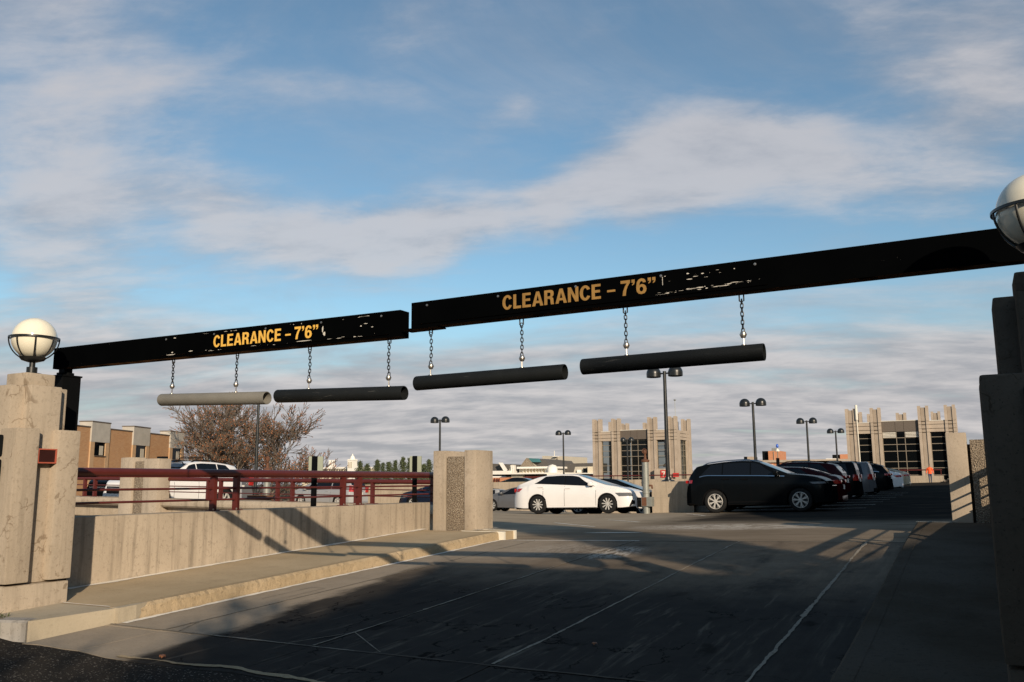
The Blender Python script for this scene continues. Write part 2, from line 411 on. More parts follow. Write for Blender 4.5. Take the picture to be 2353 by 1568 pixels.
def brick(name, a, b2, mortar, scale=1.0):
    t, b = newmat(name)
    tc = t.n('ShaderNodeTexCoord').outputs['Object']
    x, y, z = t.xyz(tc)
    bt = t.n('ShaderNodeTexBrick')
    t.put(bt.inputs['Vector'], t.comb(t.m('ADD', x, y), z, 0.0))
    t.put(bt.inputs['Color1'], a + (1,)); t.put(bt.inputs['Color2'], b2 + (1,)); t.put(bt.inputs['Mortar'], mortar + (1,))
    bt.inputs['Scale'].default_value = scale
    bt.inputs['Mortar Size'].default_value = 0.012
    bt.inputs['Brick Width'].default_value = 0.30; bt.inputs['Row Height'].default_value = 0.10
    nz = t.noise(tc, 0.8, 4)
    t.put(b.inputs['Base Color'], t.mix(t.ss(nz, 0.3, 0.7), bt.outputs[0], t.mix(0.35, bt.outputs[0], mortar + (1,))))
    b.inputs['Roughness'].default_value = 0.9
brick('brick_tan', (0.40, 0.19, 0.075), (0.48, 0.26, 0.115), (0.44, 0.28, 0.16))
brick('brick_pale', (0.44, 0.265, 0.13), (0.50, 0.32, 0.17), (0.46, 0.32, 0.20))
brick('brick_red', (0.47, 0.17, 0.075), (0.54, 0.22, 0.10), (0.45, 0.24, 0.14))

def glassmat(name, tint, clear=0.0, rough=0.03, spec=0.5):
    t, b = newmat(name)
    b.inputs['Base Color'].default_value = tint + (1,)
    b.inputs['Roughness'].default_value = rough
    b.inputs['IOR'].default_value = 1.5
    b.inputs['Specular IOR Level'].default_value = spec
    if clear:
        tr = t.n('ShaderNodeBsdfTransparent'); tr.inputs[0].default_value = (0.75, 0.78, 0.76, 1)
        mx = t.n('ShaderNodeMixShader'); mx.inputs[0].default_value = clear
        t.t.links.new(b.outputs[0], mx.inputs[1]); t.t.links.new(tr.outputs[0], mx.inputs[2])
        out = [n for n in t.t.nodes if n.type == 'OUTPUT_MATERIAL'][0]
        t.t.links.new(mx.outputs[0], out.inputs[0])
glassmat('glass_dark', (0.003, 0.004, 0.005), spec=0.12)
glassmat('glass_car', (0.005, 0.006, 0.008), rough=0.04, spec=0.35)
glassmat('glass_tower', (0.02, 0.024, 0.026), clear=0.8)
glassmat('lens', (0.12, 0.12, 0.12), rough=0.08)

def carpaint(name, col, rough=0.28, metal=0.0, coat=0.6, spec=0.5):
    t, b = newmat(name)
    pos = t.n('ShaderNodeTexCoord').outputs['Object']
    t.put(b.inputs['Base Color'], t.mix(t.noise(pos, 2.0, 4), tuple(c * 0.93 for c in col) + (1,), tuple(min(1, c * 1.05) for c in col) + (1,)))
    b.inputs['Roughness'].default_value = rough; b.inputs['Metallic'].default_value = metal
    b.inputs['Coat Weight'].default_value = coat; b.inputs['Coat Roughness'].default_value = 0.05
    b.inputs['Specular IOR Level'].default_value = spec
    t, b = newmat(name + '_bumper')
    t.put(b.inputs['Base Color'], t.mix(t.noise(t.n('ShaderNodeTexCoord').outputs['Object'], 3.0, 4), tuple(c * 0.85 for c in col) + (1,), tuple(c for c in col) + (1,)))
    b.inputs['Roughness'].default_value = 0.8; b.inputs['Specular IOR Level'].default_value = 0.0
carpaint('car_white', (0.80, 0.78, 0.76))
carpaint('car_black', (0.003, 0.004, 0.005), coat=0.04, spec=0.08, rough=0.3)
carpaint('car_silver', (0.36, 0.36, 0.36), metal=0.3, coat=0.3, rough=0.4)
carpaint('car_grey', (0.13, 0.13, 0.135), metal=0.3, coat=0.2, rough=0.4)
carpaint('car_maroon', (0.030, 0.003, 0.004), coat=0.06, spec=0.1)
carpaint('car_navy', (0.006, 0.011, 0.026), coat=0.3, spec=0.3)
carpaint('car_green', (0.010, 0.018, 0.016))
carpaint('car_gold', (0.50, 0.42, 0.30), metal=0.3)
plain('tyre', (0.012, 0.012, 0.012), 0.8, 0, 0.2, 10, spec=0.2)
plain('rim', (0.60, 0.58, 0.54), 0.35, 0.3, 0.05)
plain('rim_dark', (0.03, 0.03, 0.03), 0.4, 0.5)
plain('trim_black', (0.008, 0.008, 0.009), 0.7, 0, 0.1, spec=0.0)
plain('chrome', (0.75, 0.75, 0.74), 0.15, 1.0, 0.03)
plain('tail_red', (0.38, 0.012, 0.010), 0.15, 0, 0.1, coat=1)
plain('plate', (0.70, 0.68, 0.62), 0.5)
plain('amber', (0.45, 0.16, 0.04), 0.2)

# ------------------------------------------------------------------ mesh helper
class MB:
    def __init__(s):
        s.v = []; s.f = []
    def add(s, vs, fs):
        o = len(s.v); s.v += [tuple(p) for p in vs]; s.f += [tuple(i + o for i in q) for q in fs]; return s
    def box(s, x0, x1, y0, y1, z0, z1, bev=0.0):
        if bev:
            bm = bmesh.new(); bmesh.ops.create_cube(bm, size=1)
            for v in bm.verts:
                v.co = Vector(((x0 + x1) / 2 + v.co.x * (x1 - x0), (y0 + y1) / 2 + v.co.y * (y1 - y0), (z0 + z1) / 2 + v.co.z * (z1 - z0)))
            bmesh.ops.bevel(bm, geom=bm.edges[:], offset=bev, segments=2, affect='EDGES', profile=0.6)
            bm.verts.index_update()
            s.add([v.co.copy() for v in bm.verts], [[v.index for v in f.verts] for f in bm.faces]); bm.free(); return s
        vs = [(x, y, z) for z in (z0, z1) for y in (y0, y1) for x in (x0, x1)]
        return s.add(vs, [(0, 2, 3, 1), (4, 5, 7, 6), (0, 1, 5, 4), (2, 6, 7, 3), (0, 4, 6, 2), (1, 3, 7, 5)])
    def hexa(s, p):   # 8 points: bottom 4 ccw, top 4 ccw
        return s.add(p, [(3, 2, 1, 0), (4, 5, 6, 7), (0, 1, 5, 4), (1, 2, 6, 5), (2, 3, 7, 6), (3, 0, 4, 7)])
    def tube(s, pts, rad, n=10, cap=True):
        pts = [Vector(p) for p in pts]
        rad = rad if isinstance(rad, (list, tuple)) else [rad] * len(pts)
        o = len(s.v); ref = None
        for i, p in enumerate(pts):
            d = (pts[min(i + 1, len(pts) - 1)] - pts[max(i - 1, 0)]).normalized()
            if ref is None or abs(ref.dot(d)) > 0.95:
                ref = Vector((0, 0, 1)) if abs(d.z) < 0.9 else Vector((1, 0, 0))
            a = d.cross(ref).normalized(); b = d.cross(a).normalized(); ref = -b if False else ref
            for j in range(n):
                t = 2 * math.pi * j / n
                s.v.append(tuple(p + (a * math.cos(t) + b * math.sin(t)) * rad[i]))
        for i in range(len(pts) - 1):
            for j in range(n):
                j2 = (j + 1) % n
                s.f.append((o + i * n + j, o + i * n + j2, o + (i + 1) * n + j2, o + (i + 1) * n + j))
        if cap:
            s.f.append(tuple(o + j for j in range(n))[::-1]); s.f.append(tuple(o + (len(pts) - 1) * n + j for j in range(n)))
        return s
    def lathe(s, prof, c=(0, 0, 0), axis='Z', n=24, a0=0.0, a1=2 * math.pi):
        o = len(s.v); full = abs(a1 - a0 - 2 * math.pi) < 1e-6; m = n if full else n + 1
        for r, z in prof:
            for j in range(m):
                t = a0 + (a1 - a0) * j / n
                p = (r * math.cos(t), r * math.sin(t), z)
                if axis == 'Y': p = (p[0], p[2], p[1])
                if axis == 'X': p = (p[2], p[0], p[1])
                s.v.append((p[0] + c[0], p[1] + c[1], p[2] + c[2]))
        for i in range(len(prof) - 1):
            for j in range(n):
                j2 = (j + 1) % m
                s.f.append((o + i * m + j, o + i * m + j2, o + (i + 1) * m + j2, o + (i + 1) * m + j))
        return s
    def grid(s, fn, nu, nv):
        o = len(s.v)
        for i in range(nu + 1):
            for j in range(nv + 1):
                s.v.append(tuple(fn(i / nu, j / nv)))
        for i in range(nu):
            for j in range(nv):
                a = o + i * (nv + 1) + j
                s.f.append((a, a + nv + 1, a + nv + 2, a + 1))
        return s
    def prism(s, poly, axis, a, b):   # poly: list of 2d points, extruded along axis from a to b
        def mk(p, q):
            return {'X': (q, p[0], p[1]), 'Y': (p[0], q, p[1]), 'Z': (p[0], p[1], q)}[axis]
        n = len(poly)
        vs = [mk(p, a) for p in poly] + [mk(p, b) for p in poly]
        return s.add(vs, [tuple(range(n))[::-1], tuple(range(n, 2 * n))] + [(i, (i + 1) % n, n + (i + 1) % n, n + i) for i in range(n)])
    def mesh(s, name, mat, smooth=None):
        me = bpy.data.meshes.new(name)
        me.from_pydata(s.v, [], s.f)
        bm = bmesh.new(); bm.from_mesh(me); bmesh.ops.recalc_face_normals(bm, faces=bm.faces[:]); bm.to_mesh(me); bm.free()
        if mat: me.materials.append(MATS[mat])
        if smooth is not None:
            me.polygons.foreach_set('use_smooth', [True] * len(me.polygons))
            me.set_sharp_from_angle(angle=R(smooth))
        me.update()
        return me
    def obj(s, name, mat, parent=None, smooth=None, **tags):
        return link(name, s.mesh(name, mat, smooth), parent, **tags)
def link(name, me, parent=None, loc=None, **tags):
    o = bpy.data.objects.new(name, me)
    COL.objects.link(o)
    if parent is not None: o.parent = parent
    if loc is not None: o.location = loc
    for k_, v_ in tags.items(): o[{'cat': 'category'}.get(k_, k_)] = v_
    return o
def thing(name, label, cat, loc=(0, 0, 0), rz=0.0, group=None):
    o = link(name, None, None, loc, label=label, cat=cat)
    o.rotation_euler.z = rz
    if group: o['group'] = group
    return o
def copy_tree(o, parent=None):
    c = o.copy(); COL.objects.link(c); c.parent = parent
    for ch in o.children: copy_tree(ch, c)
    return c
def wfix(o):
    """mesh built in world coordinates under a thing whose Empty stands at its base"""
    p = o.parent
    if p is not None and p.parent is None:
        o.matrix_parent_inverse = (Matrix.Translation(p.location) @ Matrix.Rotation(p.rotation_euler.z, 4, 'Z')).inverted()
    return o
def wobj(mb, name, mat, parent=None, smooth=None, **tags):
    return wfix(mb.obj(name, mat, parent, smooth, **tags))

def sstep(t):
    t = max(0.0, min(1.0, t)); return t * t * (3 - 2 * t)
# ------------------------------------------------------------------ ground levels
S = 0.043
def z_ramp(X, Y):
    return S * Y + 0.021 * (X + 8.05) * sstep((Y - 6.5) / 8.6)
def z_deck(X, Y, right=None):
    if right is None: right = X > -10.25
    D = 0.64 + 0.024 * (X + 8.05) + 0.004 * (Y - 15)
    L = 0.9 - 0.041 * max(0.0, Y - 26) - 0.014 * (X + 28)
    if right:
        return D + 0.0065 * max(0.0, Y - 32)
    wx = sstep((-11.5 - X) / 5.0); wy = sstep((Y - 29.8) / 2.5)
    wgt = max(wx, wy)
    return D * (1 - wgt) + L * wgt
def z_street(Y):
    return 0.235 + 0.016 * (Y - 5.5)

# ------------------------------------------------------------------ terrain and street
g = MB()
def terr(u, v):
    X = -3000 + 6000 * u
    Y = 4.9 + 3000 * v
    return (X, Y, -4.6)
g.grid(terr, 12, 12)
g.obj('terrain', 'terrain', kind='structure')
g = MB()
def edgeY(X):      # where the street's asphalt meets the concrete apron
    return 5.5 + 0.04 * math.sin(X * 3.1) + 0.02 * math.sin(X * 7.7 + 1) + 0.035 * max(0.0, -6.0 - X) ** 1.5
xs = [-300, -100, -40, -20] + [-14 + 0.25 * i for i in range(66)] + [4, 8, 20, 60, 300]
for i in range(len(xs) - 1):
    a, b = xs[i], xs[i + 1]
    ea, eb = (edgeY(max(-14, min(3, q))) for q in (a, b))
    rows = [(-400, -400), (-60, -60), (-10, -10), (0, 0), (3, 3), (ea, eb)]
    for (p, q), (p2, q2) in zip(rows, rows[1:]):
        def zz(Y): return z_street(max(Y, -30)) - 0.004
        g.add([(a, p, zz(p)), (b, q, zz(q)), (b, q2, zz(q2)), (a, p2, zz(p2))], [(0, 1, 2, 3)])
g.obj('street', 'asphalt', kind='structure')

# ------------------------------------------------------------------ ramp slabs
ramp = MB()
ramp.grid(lambda u, v: (-8.3 + 7.3 * u, 4.6 + 10.6 * v, z_ramp(-8.3 + 7.3 * u, 4.6 + 10.6 * v) - 0.16), 4, 12)
ramp = ramp.obj('ramp', 'road', kind='structure')
XJ = [-8.30, -7.47, -5.50, -3.62, -1.62, -1.0]
def slab(x0, x1, ya, yb, dz, mat='road'):
    m = MB(); nv = 10
    def top(u, v):
        X = x0 + (x1 - x0) * u
        y0_, y1_ = ya(X), yb(X)
        Y = y0_ + (y1_ - y0_) * v
        return (X, Y, z_ramp(X, Y) + dz)
    m.grid(top, 4, nv)
    n = len(m.v)
    m.grid(lambda u, v: (lambda p: (p[0], p[1], p[2] - 0.15))(top(u, v)), 4, nv)
    def idx(i, j, o): return o + i * (nv + 1) + j
    for i in range(4):
        for j in (0, nv):
            m.f.append((idx(i, j, 0), idx(i + 1, j, 0), idx(i + 1, j, n), idx(i, j, n)))
    for j in range(nv):
        for i in (0, 4):
            m.f.append((idx(i, j, 0), idx(i, j + 1, 0), idx(i, j + 1, n), idx(i, j, n)))
    return m.obj('slab', mat, ramp)
YJ = lambda X: 6.46
YD = lambda X: 15.1
rr = random.Random(3)
for i in range(5):
    slab(XJ[i] + 0.006, XJ[i + 1] - 0.006, lambda X: edgeY(X) - 0.06, lambda X: YJ(X) - 0.006, rr.uniform(-.002, .002))
    slab(XJ[i] + 0.006, XJ[i + 1] - 0.006, lambda X: YJ(X) + 0.006, lambda X: YD(X) - 0.008, rr.uniform(-.002, .002))
# sealant in the joints, with lumps
def sealant(pts, wd, parent, zf, mat='caulk', lump=0.35, lift=0.006, step=0.05, name='joint_sealant'):
    P = []
    for (a, b) in zip(pts, pts[1:]):
        a, b = Vector(a), Vector(b); n = max(1, int((b - a).length / step))
        P += [a.lerp(b, k_ / n) for k_ in range(n)]
    P.append(Vector(pts[-1]))
    m = MB(); prev = None; ja = jb = bulge = 0.0
    for i, p in enumerate(P):
        d = (P[min(i + 1, len(P) - 1)] - P[max(i - 1, 0)]).normalized()
        nrm = Vector((-d.y, d.x))
        ja = 0.75 * ja + 0.25 * rr.uniform(-1, 1) * 2.2; jb = 0.75 * jb + 0.25 * rr.uniform(-1, 1) * 2.2
        if rr.random() < 0.008 * lump: bulge = 1.0
        bulge *= 0.72
        wl = wd * 0.5 * max(0.15, 1 + ja * lump + bulge * 2.2); wr = wd * 0.5 * max(0.15, 1 + jb * lump + bulge)
        l_ = p + nrm * wl; r_ = p - nrm * wr
        cur = [(l_.x, l_.y, zf(l_.x, l_.y) + lift), (r_.x, r_.y, zf(r_.x, r_.y) + lift)]
        if prev:
            m.add(prev + [cur[1], cur[0]], [(0, 1, 2, 3)])
        prev = cur
    return m.obj(name, mat, parent)
for i, xj in enumerate(XJ[1:5]):
    sealant([(xj, 6.5), (xj, 15.05)], (0.020, 0.024, 0.026, 0.03)[i], ramp, z_ramp, 'joint_caulk', lump=0.9)
sealant([(-8.3, 6.52), (-6.6, 6.49), (-5.0, 6.46)], 0.024, ramp, z_ramp, 'joint_caulk', lump=0.9)
sealant([(-5.0, 6.46), (-1.0, 6.46)], 0.03, ramp, z_ramp, 'joint', lump=0.8)
sealant([(-8.25, 15.05), (-5.4, 15.05)], 0.055, ramp, z_ramp, lump=0.5)
sealant([(-5.4, 15.05), (-1.0, 15.05)], 0.04, ramp, z_ramp, 'joint_caulk', lump=0.8)
sealant([(-8.19, 6.6), (-8.22, 15.0)], 0.09, ramp, z_ramp, lump=0.5)
sealant([(-7.47, 7.0), (-7.25, 6.5)], 0.02, ramp, z_ramp, 'joint_caulk', lump=0.6)
sealant([(-5.5, 7.1), (-4.75, 6.5)], 0.010, ramp, z_ramp, 'joint_caulk', lump=0.6)
sealant([(-5.5, 7.1), (-5.8, 6.5)], 0.010, ramp, z_ramp, 'joint_caulk', lump=0.6)
sealant([(-7.85, 8.3), (-7.85, 9.2), (-7.62, 9.2), (-7.62, 8.5)], 0.012, ramp, z_ramp, 'joint_caulk', lump=0.3)
sealant([(X, edgeY(X) + 0.04) for X in [-6.9 + 0.12 * i for i in range(48)]], 0.06, ramp, z_ramp, 'conc_rough', lump=0.9, lift=0.008, step=0.05, name='broken_edge')

# ------------------------------------------------------------------ deck
d1 = MB()
def gridxy(m, xs, ys, right):
    o = len(m.v)
    for X in xs:
        for Y in ys: m.v.append((X, Y, z_deck(X, Y, right)))
    n = len(ys)
    for i in range(len(xs) - 1):
        for j in range(n - 1):
            a = o + i * n + j; m.f.append((a, a + n, a + n + 1, a + 1))
def rng(a, b, s):
    n = max(1, round((b - a) / s)); return [a + (b - a) * i / n for i in range(n + 1)]
def deckfix(m):
    # the deck's front edge follows the ramp
    m.v = [(x, y, z_ramp(x, 15.1) if abs(y - 15.1) < 1e-6 and x > -8.31 else z) for x, y, z in m.v]
gridxy(d1, rng(-10.25, 1.6, 0.8), [15.1] + rng(16, 32, 1) + rng(34, 112, 3), True)
gridxy(d1, rng(-80, -10.25, 1.5), rng(17.4, 36, 0.8) + rng(38, 112, 3), False)
deckfix(d1)
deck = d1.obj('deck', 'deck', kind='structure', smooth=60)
# parking-bay lines
for Yl in (31.9, 35.0, 38.1, 41.2, 44.3, 48.4, 52.5):
    sealant([(-8.6, Yl), (-3.4, Yl)], 0.10, deck, lambda X, Y: z_deck(X, Y, True), 'line_paint', lump=0.2, lift=0.006, step=0.5, name='bay_line')
sealant([(-10.6, 22.6), (-8.4, 20.2)], 0.09, deck, lambda X, Y: z_deck(X, Y, False) if X < -10.25 else z_deck(X, Y, True), 'line_paint', lump=0.4, lift=0.006, name='bay_line')
sealant([(-9.6, 24.2), (-8.1, 22.6)], 0.09, deck, lambda X, Y: z_deck(X, Y, True), 'line_paint', lump=0.4, lift=0.006, name='bay_line')
sealant([(-7.4, 26.5), (-8.6, 28.6)], 0.09, deck, lambda X, Y: z_deck(X, Y, True), 'line_paint', lump=0.4, lift=0.006, name='bay_line')
# a strip of bright snow or salt left on the deck
m = MB()
m.grid(lambda u, v: (-7.55 + 1.35 * u, 17.55 + 0.20 * (v - .5) * math.sin(math.pi * min(1, max(0, u))) ** 0.7, z_deck(-7.55 + 1.35 * u, 17.5, True) + 0.008), 12, 2)
m.obj('white_marking', 'white_paint', deck)

# ------------------------------------------------------------------ pavements
def zs_left(X, Y): return S * Y + 0.15
def kerbed(name, xf, xk, y0, y1, mat, zf, kmat, flip=1, rough=0.012, kerbw=0.16):
    """flat walk from the wall face xf to the kerb's face xk, kerb as its own piece with a worn arris"""
    m = MB()
    xi = xk - flip * kerbw
    m.grid(lambda u, v: (xf + (xi - xf) * u, y0 + (y1 - y0) * v, zf(0, y0 + (y1 - y0) * v)), 3, 14)
    wk = m.obj(name, mat, kind='structure')
    kb = MB(); n = int((y1 - y0) / 0.07)
    prof = lambda q: None
    prev = None
    for i in range(n + 1):
        Y = y0 + (y1 - y0) * i / n; zt = zf(0, Y)
        ch = abs(rr.gauss(0, rough)); ch2 = abs(rr.gauss(0, rough)) * 0.8; ft = rr.gauss(0, rough * 0.4)
        P = [(xi, Y, zt + 0.003), (xk - flip * (0.03 + ch), Y, zt + 0.003 - ch * 0.1), (xk - flip * ch2, Y, zt - 0.022 - ch), (xk + flip * ft, Y, zt - 0.09), (xk + flip * 0.012, Y, zt - 0.22)]
        if prev:
            for j in range(4): kb.add([prev[j], prev[j + 1], P[j + 1], P[j]], [(0, 1, 2, 3)])
        else:
            kb.add(P + [(xi, Y, zt - 0.22)], [(0, 1, 2, 3, 4, 5)])
        prev = P
    kb.add(prev + [(xi, y1, zf(0, y1) - 0.22)], [(5, 4, 3, 2, 1, 0)])
    kb.obj('kerb', kmat, wk, smooth=30)
    return wk
walkL = kerbed('pavement_left', -10.6, -8.27, 6.60, 15.1, 'conc_walk', zs_left, 'conc_rough')
sealant([(-10.13, 7.3), (-10.13, 15.3)], 0.13, walkL, zs_left, lump=0.4, lift=0.006)
sealant([(-9.25, 6.62), (-8.45, 6.62)], 0.02, walkL, zs_left, lump=0.5, lift=0.006)
# the newer block at the pavement's near end
m = MB(); m.prism([(-10.9, 5.05), (-8.52, 5.76), (-8.30, 6.585), (-10.9, 6.585)], 'Z', 0.05, 0.0)
zt = lambda Y: S * Y + 0.152
m.v = [(x, y, zt(y) if z > 0.02 else zt(y) - 0.3) for x, y, z in m.v]
m.obj('pavement_end_block', 'conc_walk_new', walkL)
m = MB(); m.prism([(-8.36, 6.575), (-8.252, 6.575), (-8.25, 6.80), (-8.30, 6.98), (-8.35, 6.8)], 'Z', 0.0, 1.0)
m.v = [(x, y, S * y + (0.158 if z > 0.5 else -0.02)) for x, y, z in m.v]
m.obj('kerb_patch', 'conc_walk_new', walkL)
# step at the far end of the left pavement
m = MB(); m.prism([(-9.2, 15.1), (-8.18, 15.1), (-8.2, 15.62), (-9.2, 15.62)], 'Z', 0.0, 1.0)
m.v = [(x, y, (0.80 if z > 0.5 else 0.4)) for x, y, z in m.v]
m.obj('pavement_end_step', 'conc_walk', walkL)
for (x0, x1, y0, y1, za, zb) in ((-8.32, -8.16, 15.085, 15.16, 0.62, 0.805), (-8.34, -8.17, 15.56, 15.64, 0.62, 0.806), (-9.1, -8.3, 15.07, 15.12, 0.79, 0.806), (-9.1, -8.3, 15.58, 15.635, 0.79, 0.807)):
    MB().box(x0, x1, y0, y1, za, zb).obj('white_edge', 'white_paint', walkL)
def zs_right(X, Y): return z_ramp(-1.0, Y) + 0.15
walkR = kerbed('pavement_right', 1.4, -1.0, 2.6, 16.9, 'conc_walk_shaded', zs_right, 'conc_walk_shaded', flip=-1, rough=0.004)
m = MB(); m.grid(lambda u, v: (-1.0 + 0.55 * u, 16.84 + 0.06 * v, zs_right(0, 16.9) + 0.006), 2, 1); m.obj('white_edge', 'white_paint', walkR)
m = MB(); m.box(-1.0, 1.5, 16.9, 17.5, 0.5, 0.875); m.obj('pavement_end_step', 'conc_walk', walkR)
# granite kerb and turf at the street corner
kg = thing('granite_kerb', 'stained grey granite kerb stone at the street corner beside the globe pillar', 'kerb', (-9.4, 5.35, 0.15))
m = MB()
for i in range(14):
    t0, t1 = i / 14, (i + 1) / 14
    def kp(t, o): 
        a = Vector((-8.54, 5.74)).lerp(Vector((-12.5, 4.35)), t); n_ = Vector((0.33, -0.94)); q = a + n_ * o; return q
    for o_, z0_, o2, z1_ in ((0.0, 0.1, 0.012, 0.385), (0.012, 0.385, -0.02, 0.405), (-0.02, 0.405, -0.20, 0.405)):
        p0, p1, p2, p3 = kp(t0, o_), kp(t1, o_), kp(t1, o2), kp(t0, o2)
        m.add([(p0.x, p0.y, z0_), (p1.x, p1.y, z0_), (p2.x, p2.y, z1_), (p3.x, p3.y, z1_)], [(0, 1, 2, 3)])
p0, p1 = kp(0, 0.012), kp(0, -0.2)
m.add([(p0.x, p0.y, 0.1), (p0.x, p0.y, 0.385), (kp(0, -.02).x, kp(0, -.02).y, 0.405), (p1.x, p1.y, 0.405), (p1.x, p1.y, 0.1)], [(0, 1, 2, 3, 4)])
wobj(m, 'stone', 'granite', kg, smooth=40)
m = MB()
m.prism([(-8.9, 5.72), (-12.5, 4.5), (-16, 4.4), (-16, 6.2), (-10.9, 6.2), (-9.2, 5.86)], 'Z', 0.2, 0.41)
verge = m.obj('verge', 'terrain', kind='structure')
gm = MB()
for i in range(2600):
    t = rr.random(); X = -8.95 - 3.2 * t; Y = 5.74 - 0.34 * (-8.95 - X) + rr.random() * 0.75
    if X > -9.3 and Y > 5.85: continue
    h = rr.uniform(0.015, 0.055); a = rr.uniform(0, 6.28); dxx, dyy = math.cos(a) * 0.006, math.sin(a) * 0.006
    lx, ly = rr.gauss(0, 0.02), rr.gauss(0, 0.02)
    gm.add([(X - dxx, Y - dyy, 0.405), (X + dxx, Y + dyy, 0.405), (X + lx, Y + ly, 0.405 + h)], [(0, 1, 2)])
gm.obj('turf', 'grass', kind='stuff', label='dry green turf on the verge beside the globe pillar', cat='grass')
for i, (x, y) in enumerate(((-6.45, 5.62), (-6.42, 5.60), (-3.1, 7.4), (-2.9, 5.55))):
    m = MB(); a = rr.uniform(0, 6)
    q = [(x + 0.03 * math.cos(a + b_) * s_, y + 0.03 * math.sin(a + b_) * s_, z_ramp(x, y) + 0.012 + 0.018 * (k_ % 2)) for k_, (b_, s_) in enumerate(((0, 1), (.7, .8), (1.6, .7), (2.6, .9), (3.14, 1), (3.9, .8), (4.7, .7), (5.5, .8)))]
    m.add(q, [tuple(range(8))]); m.obj('fallen_leaf', 'leaf_brown', label='curled brown leaf lying on the drive', cat='leaf', group='leaves on the drive')

# ------------------------------------------------------------------ walls beside the drive
ZW = 1.34
wl = thing('concrete_wall', 'long tan concrete wall beside the left pavement carrying the red railing', 'wall', (-10.4, 11.5, 0))
m = MB(); m.box(-10.62, -10.2, 6.80, 15.62, -4.6, ZW, 0.012); wobj(m, 'wall_panel', 'conc_wall', wl, smooth=40)
m = MB(); m.box(-10.204, -10.18, 12.56, 12.585, 0.6, ZW - 0.02); 
wr = thing('concrete_wall', 'shaded concrete wall beside the right pavement behind the near pillar', 'wall', (0.5, 12, 0))
m = MB(); m.box(0.30, 0.72, 6.75, 17.2, -4.6, ZW + 0.08, 0.012); wobj(m, 'wall_panel', 'conc_wall', wr, smooth=40)

def railing(name, label, x, y0, y1, zw, posts, flip=1):
    t = thing(name, label, 'railing', (x, (y0 + y1) / 2, zw)); dz_ = zw - ZW
    m = MB(); m.tube([(x, y0, 1.912 + dz_), (x, y1 - 0.02, 1.912 + dz_), (x, y1 + 0.02, 1.912 + dz_)], [0.058, 0.058, 0.045], 20); wobj(m, 'top_rail', 'rail_red', t, smooth=50)
    for z in (1.68 + dz_, 1.51 + dz_):
        m = MB(); m.tube([(x, y0, z), (x, y1 - 0.06, z)], 0.017, 10); wobj(m, 'bar', 'rail_red', t, smooth=50)
    m = MB(); m.box(x - 0.02, x + 0.02, y0, y1 - 0.1, 1.845 + dz_, 1.862 + dz_); wobj(m, 'rail_web', 'rail_red', t)
    for y in posts:
        m = MB(); m.box(x - 0.05, x + 0.05, y - 0.032, y + 0.032, zw + 0.012, 1.86 + dz_, 0.004); p = wobj(m, 'post', 'rail_red', t)
        m = MB(); m.box(x - 0.08, x + 0.08, y - 0.07, y + 0.07, zw, zw + 0.012); m.obj('base_plate', 'rail_red', p)
        for s_ in (-1, 1):
            m = MB(); m.lathe([(0, 0.028), (0.010, 0.026), (0.011, 0.0)], (x + 0.065, y + s_ * 0.045, zw + 0.012), n=8); m.obj('bolt', 'steel', p)
    return t
railing('red_railing', 'dark red pipe railing on the wall beside the left pavement', -10.35, 6.85, 16.0, ZW, (7.15, 9.81, 10.28, 12.92, 13.40, 15.95))
railing('red_railing', 'dark red pipe railing on the wall beside the right pavement', 0.36, 6.80, 16.95, ZW + 0.08, (7.1, 9.8, 10.3, 12.9, 13.4, 16.6))

# ------------------------------------------------------------------ slab pillars at the head of the drive
def slab_pillar(label, x0, sgn, y0, base, ztop, wA, gap, wP, wB, dep, ydrop=0.0):
    """two concrete slabs with a pebbled panel set between them; sgn=+1 runs from the drive edge to +X"""
    t = thing('slab_pillar', label, 'pillar', (x0 + sgn * (wA + gap + wP / 2), y0 + dep / 2, base))
    def seg(a, b): p, q = x0 + sgn * a, x0 + sgn * b; return min(p, q), max(p, q)
    a, b = seg(0, wA); m = MB(); m.box(a, b, y0, y0 + dep, base - 0.3, ztop, 0.015); wobj(m, 'concrete_slab', 'conc_pier', t, smooth=40)
    a, b = seg(wA + gap, wA + gap + wP); m = MB(); m.box(a, b, y0 + 0.03, y0 + dep - 0.2, base - 0.3, ztop - 0.125, 0.012); wobj(m, 'pebble_panel', 'aggregate', t, smooth=40)
    a, b = seg(wA + 2 * gap + wP, wA + 2 * gap + wP + wB); m = MB(); m.box(a, b, y0 + ydrop, y0 + dep + 0.25, base - 0.3, ztop, 0.015); wobj(m, 'concrete_slab', 'conc_pier', t, smooth=40)
    a, b = seg(wA - 0.02, wA + 2 * gap + wP + 0.02); m = MB(); m.box(a, b, y0 + 0.16, y0 + dep - 0.3, base - 0.3, ztop - 0.2); wobj(m, 'joint_core', 'joint', t)
    return t
slab_pillar('tan slab pillar with pebbled panel at the end of the left red railing', -8.97, -1, 15.42, 0.80, 2.40, 0.28, 0.016, 0.42, 0.30, 0.70, 0.0)
slab_pillar('sunlit slab pillar crossed by railing shadows above the right pavement', -0.44, 1, 17.0, 0.87, 2.55, 0.32, 0.045, 0.42, 0.32, 0.75)
m = MB()
for (x0, x1, y0, y1) in ((-9.02, -8.93, 15.30, 16.1), (-9.12, -8.85, 15.33, 15.42)):
    pass
sealant([(-9.02, 15.37), (-8.93, 15.40), (-8.92, 16.2)], 0.06, deck, lambda X, Y: 0.80, 'white_paint', lump=0.8, lift=0.012, step=0.05, name='white_edge')

